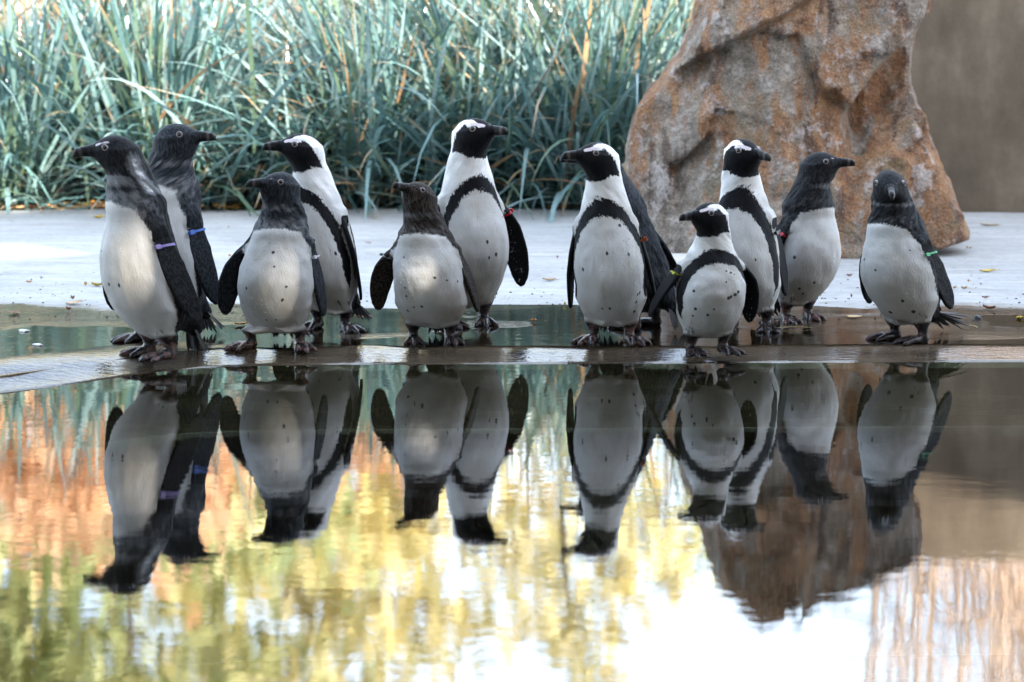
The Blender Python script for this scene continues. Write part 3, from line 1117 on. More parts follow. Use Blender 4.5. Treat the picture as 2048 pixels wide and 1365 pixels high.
def base_penguin():
    h = 0.0042
    X = np.arange(-0.155, 0.125, h)
    Y = np.arange(0.5 * h, 0.30, h)
    Y = np.concatenate([-Y[::-1], Y])
    Z = np.arange(-0.006, 0.605, h)
    F = np.empty((len(X), len(Y), len(Z)), np.float32)
    yh = Y[len(Y) // 2:]
    for i_ in range(0, len(X), 12):
        x, y, z = np.meshgrid(X[i_:i_ + 12], yh, Z, indexing='ij')
        f = sdf_penguin(np.stack([x, y, z], -1))
        F[i_:i_ + 12, len(yh):] = f
        F[i_:i_ + 12, :len(yh)] = f[:, ::-1]
    V, Qd = surface_nets(F, (X[0], Y[0], Z[0]), h)
    for _ in range(2):      # pull the vertices onto the surface
        f = sdf_penguin(V)
        e = 0.0012
        g = np.stack([sdf_penguin(V + np.eye(3)[k] * e) - f for k in range(3)], 1) / e
        g /= np.maximum((g * g).sum(1), 0.2)[:, None]
        V = V - 0.8 * np.clip(f[:, None] * g, -0.003, 0.003)
    return V, Qd


PV, PQ = base_penguin()


def poly_sd(x, z, poly):
    """signed distance to a polygon, positive inside"""
    d = np.full(x.shape, 1e9)
    ins = np.zeros(x.shape, bool)
    n = len(poly)
    for i_ in range(n):
        (ax, az), (bx, bz) = poly[i_], poly[(i_ + 1) % n]
        ex, ez = bx - ax, bz - az
        t = np.clip(((x - ax) * ex + (z - az) * ez) / (ex * ex + ez * ez), 0, 1)
        d = np.minimum(d, np.hypot(x - ax - t * ex, z - az - t * ez))
        c = ((az > z) != (bz > z)) & (x < (bx - ax) * (z - az) / ((bz - az) if bz != az else 1e-9) + ax)
        ins ^= c
    return np.where(ins, d, -d)


# fields on the resting bird
Rx, Ry, Rz = PV[:, 0], PV[:, 1], PV[:, 2]
TH = np.degrees(np.abs(np.arctan2(Ry, Rx + 0.008)))
RR = np.hypot(Ry, Rx + 0.008)
FS, FC, FN = flip_coords(PV)
_db = sdf_penguin(PV, True)
W_FLIP = sstep(0.003, 0.020, _db) * sstep(0.0, 0.045, FS) * (FS > 0)
W_FOOT = sstep(0.074, 0.052, Rz) * (np.abs(Ry) > 0.004) * (Rx > -0.06)
W_FOOT = np.where((Rz < 0.08) & (np.hypot(Rx + 0.006, np.abs(Ry) - 0.05) > 0.06) & (Rx < 0), 0, W_FOOT)
_ld = np.hypot(Rx + 0.008, np.abs(Ry) - 0.05)
W_SKIN = np.maximum(sstep(0.072, 0.062, Rz) * sstep(0.034, 0.026, _ld), sstep(0.036, 0.03, Rz) * (Rx > -0.05))
SIDE = np.where(Ry < 0, -1.0, 1.0)
MASK = [(0.095, 0.575), (0.060, 0.572), (0.046, 0.563), (0.030, 0.566), (0.018, 0.563), (0.002, 0.570), (-0.016, 0.548), (-0.033, 0.515), (-0.034, 0.493),
        (-0.005, 0.496), (0.02, 0.484), (0.045, 0.478), (0.07, 0.50), (0.095, 0.53)]


def adult_field(bw=0.014, apex=0.402, flank=78, low=0.12):
    f_back = (TH - np.interp(Rz, [0, 0.30, 0.37, 0.43, 0.50], [104, 108, 118, 150, 165])) * RR * math.pi / 180
    p = 2.5
    g = ((TH / flank) ** p + (np.maximum(Rz - 0.10, 0) / (apex - 0.10)) ** p) ** (1 / p)
    wid = bw + 0.45 * bw * sstep(30, 75, TH)
    wid = wid - 0.02 * sstep(low + 0.06, low - 0.02, Rz)
    f_band = wid - np.abs(g - 1) * 0.135
    f_mask = poly_sd(Rx, Rz, MASK)
    f_crown = np.where((Rz > 0.566) | (Rx < -0.033), np.interp(Rx, [-0.05, -0.02, 0.03, 0.07], [0.010, 0.012, 0.020, 0.030]) - np.abs(Ry), -0.02)
    f_crown = np.where(Rz > 0.47, f_crown, -0.02)
    f = np.maximum(np.maximum(f_back, f_band), np.maximum(f_mask, f_crown))
    f = np.where(Rz < 0.07, np.where(TH > 100, 0.02, f), f)
    return f, np.zeros_like(f)


def juvenile_field(collar=0.400, flank=84, light=0.5, immature=False):
    lo = np.interp(Rz, [0, 0.10, 0.22, 0.34, 0.40], [96, 98, flank + 6, flank - 4, flank - 22])
    f_side = (TH - lo) * RR * math.pi / 180
    f_col = Rz - (collar + 0.012 * np.cos(np.radians(TH * 2)))
    f = np.maximum(f_side, f_col)
    # pale ring under the chin and greyer collar
    ring = np.exp(-((Rz - 0.484 - 0.25 * np.minimum(Rx, 0)) / 0.011) ** 2) * sstep(-0.05, 0.02, Rx)
    fg = np.clip(light * sstep(0.47, 0.43, Rz) * sstep(0.36, 0.40, Rz) * sstep(140, 60, TH) + 0.42 * ring, 0, 1)
    if immature:
        pt = sstep(0.425, 0.445, Rz) * sstep(0.555, 0.52, Rz) * np.exp(-((TH - 118) / 24) ** 2)
        fg = np.maximum(fg, 0.98 * pt)
        fg = np.maximum(fg, 0.75 * sstep(0.492, 0.482, Rz) * sstep(0.44, 0.47, Rz) * sstep(120, 70, TH))
    return f, np.clip(fg, 0, 1.4)


def brow_field(r):
    """bare skin over the eye"""
    P = np.stack([Rx, np.abs(Ry), Rz], -1)
    d = np.minimum(rcone(P, (0.054, 0.019, 0.566), (0.040, 0.029, 0.573), r * 0.8, r), rcone(P, (0.040, 0.029, 0.573), (0.022, 0.033, 0.573), r, r * 0.8))
    return -d


def plumage_mat(name, dark, dark2, amp, soft, mott):
    t = NT(name)
    rest = t.attr("rest", True)
    fb, fg, fp = t.attr("fb"), t.attr("fg"), t.attr("fp")
    wf, wt = t.attr("wf"), t.attr("wt")
    st = t.mapping(rest, (1, 1, 0.32))
    feather = t.noise(st, 190, 3, 0.6)
    coarse = t.noise(st, 75, 3, 0.6)
    edge = t.noise(t.mapping(rest, (1, 1, 0.30)), 330, 2, 0.7)
    e2 = t.noise(rest, 60, 3, 0.6)
    en = t.math('ADD', t.math('SUBTRACT', edge, 0.5), t.math('MULTIPLY', t.math('SUBTRACT', e2, 0.5), 0.8))
    f = t.math('ADD', fb, t.math('MULTIPLY', en, amp))
    mk = t.math('MAXIMUM', t.rng(f, -soft, soft), t.rng(t.math('ADD', t.attr("fs"), t.math('MULTIPLY', en, 0.006)), -0.001, 0.001, 0, 0.92))
    bel = t.attr("belly")
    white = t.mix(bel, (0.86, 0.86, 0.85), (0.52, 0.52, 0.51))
    white = t.mix(t.rng(t.noise(rest, 9, 5, 0.65), 0.38, 0.68, 0, 0.6), white, (0.40, 0.375, 0.32))
    white = t.mix(t.rng(t.noise(st, 34, 4, 0.65), 0.50, 0.72, 0, 0.20), white, (0.33, 0.33, 0.33))
    white = t.mix(t.rng(coarse, 0.45, 0.75, 0, 0.22), white, (0.42, 0.42, 0.41))
    dk = t.mix(t.rng(feather, 0.35, 0.7, 0, mott), (*dark,), (*dark2,))
    gl = t.rng(t.math('ADD', fg, t.math('MULTIPLY', t.math('SUBTRACT', t.math('ADD', coarse, e2), 1.0), 1.1)), 0.10, 0.85)
    gl = t.math('MULTIPLY', gl, t.rng(fg, 0.02, 0.2))
    dk = t.mix(t.math('MULTIPLY', gl, 0.85), dk, (0.20, 0.205, 0.215))
    wh2 = t.rng(t.math('ADD', fg, t.math('MULTIPLY', t.math('SUBTRACT', e2, 0.5), 1.3)), 0.85, 1.25)
    dk = t.mix(wh2, dk, (0.72, 0.72, 0.71))
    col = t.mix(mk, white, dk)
    # bare pink skin over the eye
    pk = t.rng(fp, -0.0012, 0.0012)
    col = t.mix(pk, col, (0.60, 0.53, 0.55))
    # feet
    sp = t.rng(t.noise(rest, 48, 4, 0.6), 0.47, 0.57)
    foot = t.mix(t.math('MULTIPLY', sp, t.attr("pinkf")), (0.018, 0.016, 0.017), (0.36, 0.20, 0.17))
    col = t.mix(wt, col, foot)
    rough = t.mix(mk, (0.75, 0.75, 0.75), (0.66, 0.66, 0.66))
    rough = t.mix(wt, rough, (0.25, 0.25, 0.25))
    h = t.math('ADD', feather, t.math('MULTIPLY', coarse, 0.8))
    nrm = t.bump(h, 0.34, 0.004)
    return t.done(t.pbsdf(col, rough, nrm, t.rng(mk, 0, 1, 0.3, 0.13), **{"Sheen Weight": 0.03, "Sheen Roughness": 0.4}))


MAT_P = {
    "adult": plumage_mat("adult_plumage", (0.003, 0.0033, 0.0042), (0.009, 0.010, 0.013), 0.0170, 0.0011, 0.7),
    "juvenile": plumage_mat("juvenile_plumage", (0.0035, 0.004, 0.005), (0.030, 0.031, 0.034), 0.022, 0.0042, 0.8),
    "slate": plumage_mat("slate_juvenile_plumage", (0.006, 0.0075, 0.010), (0.045, 0.052, 0.062), 0.020, 0.0045, 0.8),
    "brown": plumage_mat("brown_juvenile_plumage", (0.004, 0.0035, 0.0035), (0.075, 0.060, 0.048), 0.022, 0.0040, 0.85),
}


def beak_mat():
    t = NT("beak_horn")
    u = t.attr("u")
    n = t.noise(t.coord(), 150, 3)
    uu = t.math('ADD', u, t.math('MULTIPLY', t.math('SUBTRACT', n, 0.5), 0.10))
    band = t.math('MULTIPLY', t.rng(uu, 0.60, 0.66), t.rng(uu, 0.72, 0.80, 1, 0))
    col = t.mix(band, (0.008, 0.0075, 0.008), (0.075, 0.07, 0.07))
    return t.done(t.pbsdf(col, 0.45, t.bump(n, 0.5, 0.003), 0.3))


BEAK = beak_mat()
EYE_B = NT("eye_ball")
EYE_B = EYE_B.done(EYE_B.pbsdf((0.02, 0.009, 0.006), 0.06, None, 0.6))
EYE_R = simple_mat("eye_ring_skin", (0.30, 0.27, 0.265), 0.5, 0.1, 80)
DOWN = simple_mat("hem_down", (0.42, 0.41, 0.39), 0.8, 0.2, 90)
QUILL = simple_mat("tail_quill", (0.016, 0.016, 0.018), 0.5, 0.4, 120)


def beak_mesh_rest():
    """ring loft along +X from the face to the hooked tip"""
    ns, nr_ = 13, 12
    V, U = [], []
    for i_ in range(ns):
        s = i_ / (ns - 1)
        x = 0.056 + 0.063 * s
        top = np.interp(s, [0, 0.3, 0.6, 0.85, 0.95, 1], [0.0155, 0.0125, 0.0108, 0.0085, 0.0045, -0.0060])
        bot = np.interp(s, [0, 0.3, 0.6, 0.80, 0.93, 1], [-0.0160, -0.0130, -0.0112, -0.0102, -0.0090, -0.0095])
        wd = np.interp(s, [0, 0.3, 0.6, 0.85, 0.96, 1], [0.0145, 0.0105, 0.0085, 0.0062, 0.0035, 0.0012])
        top, bot, wd = top * 1.18, bot * 1.15, wd * 1.12
        zc = 0.5505 - 0.0035 * s
        for j in range(nr_):
            a = 2 * math.pi * j / nr_
            cy, cz = math.cos(a), math.sin(a)
            y = wd * math.copysign(abs(cy) ** 0.75, cy)
            z = (top if cz > 0 else -bot) * math.copysign(abs(cz) ** 0.9, cz)
            if abs(cz) < 0.2:
                y *= 0.90            # gape line
            V.append((x, y, zc + z))
            U.append(s)
    Fc = []
    for i_ in range(ns - 1):
        for j in range(nr_):
            k = (j + 1) % nr_
            Fc.append([i_ * nr_ + j, i_ * nr_ + k, (i_ + 1) * nr_ + k, (i_ + 1) * nr_ + j])
    Fc.append([j for j in range(nr_)][::-1])
    Fc.append([(ns - 1) * nr_ + j for j in range(nr_)])
    return np.array(V), Fc, np.array(U)


BKV, BKF, BKU = beak_mesh_rest()


def eye_rest(side):
    """ball and pale ring set on the side of the head"""
    n = np.array([0.30, 0.92 * side, 0.20])
    n /= np.linalg.norm(n)
    c = np.array([0.029, 0.030 * side, 0.5565])
    for _ in range(12):
        c = c - n * float(sdf_penguin(c[None], True)[0])
    c = c + n * 0.0012
    u = np.cross(n, [0, 0, 1.0])
    u /= np.linalg.norm(u)
    w = np.cross(u, n)
    V, Fc, mi = [], [], []
    na = 16
    prof_b = [(0.0062, 0.0000), (0.0058, 0.0022), (0.0042, 0.0042), (0.0022, 0.0052)]
    for r, h in prof_b:
        for j in range(na):
            a = 2 * math.pi * j / na
            V.append(c + n * (h - 0.001) + r * (u * math.cos(a) + w * math.sin(a)))
    V.append(c + n * 0.0046)
    top = len(V) - 1
    for i_ in range(3):
        for j in range(na):
            k = (j + 1) % na
            Fc.append([i_ * na + j, i_ * na + k, (i_ + 1) * na + k, (i_ + 1) * na + j])
            mi.append(0)
    for j in range(na):
        Fc.append([3 * na + j, 3 * na + (j + 1) % na, top])
        mi.append(0)
    b = len(V)
    prof_r = [(0.0056, -0.002), (0.0058, 0.0018), (0.0070, 0.0024), (0.0082, 0.0014), (0.0086, -0.003)]
    for r, h in prof_r:
        for j in range(na):
            a = 2 * math.pi * j / na
            V.append(c + n * (h - 0.0005) + r * (u * math.cos(a) + w * math.sin(a)))
    for i_ in range(4):
        for j in range(na):
            k = (j + 1) % na
            Fc.append([b + i_ * na + j, b + i_ * na + k, b + (i_ + 1) * na + k, b + (i_ + 1) * na + j])
            mi.append(1)
    if side < 0:
        Fc = [f[::-1] for f in Fc]
    return np.array(V), Fc, mi


def rotm(axis, a):
    return np.array(Matrix.Rotation(a, 3, axis))


def tail_rest(seed, raise_=0.0, size=1.15):
    """stiff quills fanned from the rump"""
    R = random.Random(seed)
    V, Fc = [], []
    nq = int(15 * size)
    for k in range(nq):
        a = rad(-32 + 64 * k / (nq - 1) + R.uniform(-2, 2))
        L = R.uniform(0.060, 0.080) * (1 - 0.25 * abs(a)) * size
        el = rad(-52 + raise_ + R.uniform(-11, 11))
        dr = np.array([-math.cos(a) * math.cos(el), math.sin(a) * 0.8, math.sin(el)])
        p0 = np.array([-0.108, 0.013 * math.sin(a) * 2, 0.078])
        u = np.cross(dr, [0, 0, 1.0])
        u /= np.linalg.norm(u)
        w = np.cross(u, dr)
        b = len(V)
        for s, ww in ((0, 0.007), (0.5, 0.0075), (0.85, 0.0045)):
            c = p0 + dr * L * s
            V += [c - u * ww, c + w * 0.002, c + u * ww, c - w * 0.002]
        V.append(p0 + dr * L)
        for i_ in range(2):
            for j in range(4):
                k2 = (j + 1) % 4
                Fc.append([b + i_ * 4 + j, b + i_ * 4 + k2, b + (i_ + 1) * 4 + k2, b + (i_ + 1) * 4 + j])
        for j in range(4):
            Fc.append([b + 8 + j, b + 8 + (j + 1) % 4, b + 12])
    return np.array(V), Fc


def band_rest(side, s0=0.062, prong=True):
    """plastic identification ring closed round the flipper root"""
    V, Fc = [], []
    na = 20
    for i_, (ds, gr) in enumerate(((-0.0032, 0.0), (-0.0032, 0.002), (0.0032, 0.002), (0.0032, 0.0))):
        for j in range(na):
            a = 2 * math.pi * j / na
            c = (0.0285 + gr) * math.copysign(abs(math.cos(a)) ** 0.7, math.cos(a))
            n = (0.0125 + gr) * math.copysign(abs(math.sin(a)) ** 0.7, math.sin(a)) - 0.001
            p = SHO + F_AX * (s0 + ds) + np.array([1.0, 0, 0]) * (c + 0.002) + F_NR * n
            V.append(p)
    for i_ in range(4):
        i2 = (i_ + 1) % 4
        for j in range(na):
            k = (j + 1) % na
            Fc.append([i_ * na + j, i_ * na + k, i2 * na + k, i2 * na + j])
    if prong:       # the clasp
        b = len(V)
        for ds in (-0.006, 0.006):
            for c, n in ((0.020, 0.012), (0.034, 0.012), (0.034, 0.0185), (0.020, 0.0185)):
                V.append(SHO + F_AX * (s0 + ds) + np.array([c, 0, 0]) + F_NR * n)
        Fc += [[b, b + 3, b + 2, b + 1], [b + 4, b + 5, b + 6, b + 7]]
        for j in range(4):
            k = (j + 1) % 4
            Fc.append([b + j, b + k, b + 4 + k, b + 4 + j])
    V = np.array(V)
    if side < 0:
        V = V * np.array([1, -1, 1])
        Fc = [f[::-1] for f in Fc]
    return V, Fc


def pose(P, b, wf=None, side=None, wt=None):
    """resting bird -> posed bird, in the bird's own frame (x forward)"""
    P = np.array(P, float)
    if wf is not None:
        for sd in (1, -1):
            m = (side == sd) & (wf > 0)
            if not m.any():
                continue
            al, be, ga = b["fl"] if sd == 1 else b["fr"]
            al = al + 13     # out from the body, swing back, twist
            piv = SHO * np.array([1, sd, 1])
            q = P[m] - piv
            w = wf[m][:, None]
            # rotate in steps so the root bends smoothly
            Rm = rotm('Y', rad(be)) @ rotm('X', sd * (rad(al) - FA)) @ rotm(Vector(F_AX * np.array([1, sd, 1])), -rad(ga) * sd)
            full = q @ Rm.T
            ax_full = Rm @ (F_AX * np.array([1, sd, 1]))
            P[m] = piv + q * (1 - w) + full * w
    if wt is not None:
        for sd in (1, -1):
            m = (side == sd) & (wt > 0)
            dx, dy, yaw = b.get("ftl", (0, 0, 0)) if sd == 1 else b.get("ftr", (0, 0, 0))
            piv = np.array([-0.01, 0.05 * sd, 0])
            w = wt[m][:, None]
            q = P[m] - piv
            P[m] = piv + q * (1 - w) + (q @ rotm('Z', rad(yaw)).T + np.array([dx, dy, 0])) * w
    x, y, z = P[:, 0].copy(), P[:, 1].copy(), P[:, 2].copy()
    # girth
    ft = 1 + (b.get("fat", 1.0) - 1) * sstep(0.46, 0.36, z) * sstep(0.03, 0.09, z)
    x, y = x * ft, y * ft
    nk = 1 + (b.get('neck', 1.0) - 1) * sstep(0.36, 0.42, z) * sstep(0.54, 0.49, z)
    x, y = (x + 0.009) * nk - 0.009, y * nk
    # head: pitch then turn
    wh = sstep(0.470, 0.528, z)
    a = rad(b.get("pitch", 0)) * wh
    hx, hz = x + 0.006, z - 0.520
    x = hx * np.cos(a) - hz * np.sin(a) - 0.006
    z = hx * np.sin(a) + hz * np.cos(a) + 0.520
    wy = sstep(0.40, 0.515, P[:, 2])
    a = -rad(b["head"] - b["phi"]) * wy
    hx, hy = x + 0.006, y
    x, y = hx * np.cos(a) - hy * np.sin(a) - 0.006, hx * np.sin(a) + hy * np.cos(a)
    z0 = P[:, 2]
    z = z + b["dn"] * np.where(b["dn"] < 0, sstep(0.10, 0.54, z0) , sstep(0.30, 0.50, z0))
    lw = np.clip((z0 - 0.06) / 0.48, 0, 1.1) ** 1.25
    x, y = x + b["lx"] * lw, y + b["ly"] * lw
    return np.stack([x, y, z], 1) * b["sc"]


BAND_M = {}


def band_mat(name, col):
    if name not in BAND_M:
        BAND_M[name] = simple_mat("band_" + name, col, 0.35, 0.08, 50)
    return BAND_M[name]


BANDC = {"lilac": (0.273, 0.215, 0.488), "blue": (0.0195, 0.104, 0.403), "white": (0.488, 0.488, 0.507), "grey": (0.26, 0.273, 0.293), "red": (0.39, 0.013, 0.026),
         "orange": (0.403, 0.0845, 0.0195), "yellow": (0.358, 0.364, 0.039), "green": (0.013, 0.26, 0.0845), "black": (0.013, 0.013, 0.0163)}


_t = (1 + 5 ** 0.5) / 2
ICO_V = np.array([(-1, _t, 0), (1, _t, 0), (-1, -_t, 0), (1, -_t, 0), (0, -1, _t), (0, 1, _t), (0, -1, -_t), (0, 1, -_t), (_t, 0, -1), (_t, 0, 1), (-_t, 0, -1), (-_t, 0, 1)])
ICO_V = ICO_V / np.linalg.norm(ICO_V[0])
ICO_F = np.array([(0, 11, 5), (0, 5, 1), (0, 1, 7), (0, 7, 10), (0, 10, 11), (1, 5, 9), (5, 11, 4), (11, 10, 2), (10, 7, 6), (7, 1, 8),
                  (3, 9, 4), (3, 4, 2), (3, 2, 6), (3, 6, 8), (3, 8, 9), (4, 9, 5), (2, 4, 11), (6, 2, 10), (8, 6, 7), (9, 8, 1)])
DROP = NT("water_drop")
DROP = DROP.done(DROP.pbsdf((0.55, 0.57, 0.58), 0.05, None, 1.0))


def penguin(b):
    zg = SHELF_Z - 0.003
    fx, fy = b["foot"]
    g = ground(fx, fy, zg)
    phi = rad(b["phi"])
    fwd = np.array([-math.sin(phi), -math.cos(phi)])
    lft = np.array([-fwd[1], fwd[0]])
    sc = b["sc"]
    pos = np.array([g.x, g.y]) - fwd * 0.028 * sc
    top = at_y(b["top"][0], b["top"][1], pos[1] + b.get("ldep", 0))
    if b["type"] != "adult":
        b.setdefault("neck", 1.13)
    b["dn"] = (top.z - zg) / sc - 0.5855 - b.get("crown", 0.0)
    lean = np.array([top.x - pos[0], b.get("ldep", 0.0)]) / sc
    b["lx"], b["ly"] = float(lean @ fwd), float(lean @ lft)
    root = empty("penguin", (pos[0], pos[1], zg), math.atan2(fwd[1], fwd[0]))
    tag(root, b["label"], "penguin", "penguins standing along the water's edge")
    typ = b["type"]
    if typ == "adult":
        fb, fg = adult_field(*b.get("pat", ()))
        fp = brow_field(0.0075)
    else:
        fb, fg = juvenile_field(*b.get("pat", ()))
        fp = brow_field(b.get("brow", 0.0026))
    # belly spots
    R = np.random.RandomState(b["seed"])
    spots = list(b.get("spots", [])) + [(R.uniform(-60, 60), R.uniform(0.09, 0.36), R.uniform(0.0028, 0.0052)) for _ in range(b.get("nspot", 9))]
    fs = np.full(len(PV), -1.0)
    for th, z, r in spots:
        i_ = np.argmin((np.degrees(np.arctan2(Ry, Rx + 0.008)) - th) ** 2 * 1e-5 + (Rz - z) ** 2 * 1 + 10.0 * (W_FLIP > 0))
        d = np.linalg.norm((PV - PV[i_]) * np.array([1, 1, 0.75]), axis=1)
        fs = np.maximum(fs, np.where(W_FLIP > 0.05, -1, r - d))
    # flippers: dark outside, mottled pale inside with a dark rim
    rim = np.abs(FC + 0.03 * np.clip(FS / F_LEN, 0, 1) ** 2) / np.interp(FS, [0.0, 0.05, 0.11, 0.18, 0.230, 0.253, F_LEN], [0.018, 0.027, 0.0365, 0.0345, 0.0275, 0.0195, 0.008])
    inner = FN + BOW * np.clip(FS / F_LEN, 0, 1) ** 2 < -0.001
    ff = np.where(inner, 0.0035 + 0.010 * sstep(0.40, 0.9, rim), 0.02)
    if typ != "adult":
        ff = ff + 0.004
    fb = np.where(W_FLIP > 0.3, ff, fb)
    fg = np.where(W_FLIP > 0.3, 0, fg)
    n = len(PV)
    V = pose(PV, b, W_FLIP, SIDE, W_FOOT)
    # uneven plumage: shallow folds and ruffled tufts
    off = PV + b["seed"] * 1.7
    amp = 0.0042 * fbm(off * np.array([1, 1, 0.6]), 17, 2) + 0.0016 * vnoise(off * np.array([1, 1, 0.45]), 60)
    if typ != "adult":
        amp = amp + 0.0030 * vnoise(off * np.array([1, 1, 0.5]), 85) * np.clip(fb / 0.01, 0, 1)
    amp = amp * (1 - 0.75 * W_FLIP) * (1 - W_SKIN) * (1 - 0.7 * sstep(0.50, 0.53, Rz)) * sstep(0.045, 0.08, Rz)
    nrm_ = V - np.stack([V[:, 0] * 0 + np.interp(Rz, T_Z, T_X) * sc + b["lx"] * sc * 0.5, V[:, 1] * 0 + b["ly"] * sc * 0.5, V[:, 2]], 1)
    nrm_ /= np.maximum(np.linalg.norm(nrm_, axis=1), 1e-6)[:, None]
    V = V + nrm_ * amp[:, None]
    V[:, 2] = np.maximum(V[:, 2], 0.001)
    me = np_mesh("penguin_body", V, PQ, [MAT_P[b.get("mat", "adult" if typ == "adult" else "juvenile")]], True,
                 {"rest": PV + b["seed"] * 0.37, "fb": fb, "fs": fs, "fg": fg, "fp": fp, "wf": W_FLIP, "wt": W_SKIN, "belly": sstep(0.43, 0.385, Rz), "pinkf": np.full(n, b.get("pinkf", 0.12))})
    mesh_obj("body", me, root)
    mesh_obj("beak", np_mesh("beak", pose(BKV, b), BKF, [BEAK], True, {"u": BKU}), root)
    for sd in (1, -1):
        EV, EF, EM = eye_rest(sd)
        mesh_obj("eye", np_mesh("eye", pose(EV, b), EF, [EYE_B, EYE_R], True, None, EM), root)
    TV, TF = tail_rest(b["seed"], b.get("tail", 0), b.get("tsize", 1.15))
    mesh_obj("tail", np_mesh("tail", pose(TV, b) * 1.0, TF, [QUILL], False), root)
    # loose feather tips round the hem of the belly and the rump
    rh = np.random.RandomState(b["seed"] + 30)
    hem = np.where((Rz > 0.058) & (Rz < 0.095) & (W_SKIN < 0.02) & (_ld > 0.03) & (np.abs(Ry) < 0.1) & (TH > 55))[0]
    hem = hem[rh.randint(0, len(hem), 80)]
    HV, HF, HM = [], [], []
    for hi in hem:
        p0 = V[hi]
        o_ = nrm_[hi]
        L_ = rh.uniform(0.006, 0.014) * sc
        dr_ = np.array([o_[0] * 0.35, o_[1] * 0.35, -1.0]) + rh.normal(0, 0.22, 3)
        dr_ = dr_ / np.linalg.norm(dr_) * L_
        sd_ = np.cross(dr_, o_)
        sd_ = sd_ / max(np.linalg.norm(sd_), 1e-6) * 0.0022
        b_ = len(HV)
        up_ = np.array([0, 0, 0.004])
        HV += [p0 - sd_ + up_, p0 + sd_ + up_, p0 + dr_ * 0.6 + sd_ * 0.7, p0 + dr_, p0 + dr_ * 0.6 - sd_ * 0.7]
        HF.append([b_, b_ + 1, b_ + 2, b_ + 3, b_ + 4])
        HM.append(1 if (fb[hi] > 0 or rh.rand() < 0.7) else 0)
    HV = np.array(HV)
    HV[:, 2] = np.maximum(HV[:, 2], 0.004)
    o = mesh_obj("hem_feathers", np_mesh("hem_feathers", HV, HF, [DOWN, QUILL], False, None, HM), root)
    o["kind"] = "stuff"
    # drops of water caught on the breast feathers
    rr_ = np.random.RandomState(b["seed"] + 70)
    cand = np.where((np.abs(TH) < 75) & (Rz > 0.10) & (Rz < 0.40) & (W_FLIP < 0.02) & (fb < -0.006))[0]
    cl = vnoise(PV[cand] + b["seed"], 14)
    cand = cand[cl > 0.05]
    pick = cand[rr_.randint(0, len(cand), b.get("drops", 60))]
    rad_ = rr_.uniform(0.0008, 0.0019, len(pick))
    DV = (V[pick][:, None] + ICO_V[None] * rad_[:, None, None] * np.array([1, 1, 1.2])).reshape(-1, 3)
    DF = (np.arange(len(pick))[:, None, None] * len(ICO_V) + ICO_F[None]).reshape(-1, 3)
    o = mesh_obj("water_drops", np_mesh("water_drops", DV, DF, [DROP]), root)
    o["kind"] = "stuff"
    if b.get("band"):
        colr, sd = b["band"]
        QV, QF = band_rest(sd)
        nV = len(QV)
        o = mesh_obj("flipper_band", np_mesh("flipper_band", pose(QV, b, np.full(nV, 1.0) * 0.97, np.full(nV, float(sd))), QF, [band_mat(colr, BANDC[colr])], False), root)
        o["label"] = colr + " plastic band round the flipper"
    return root


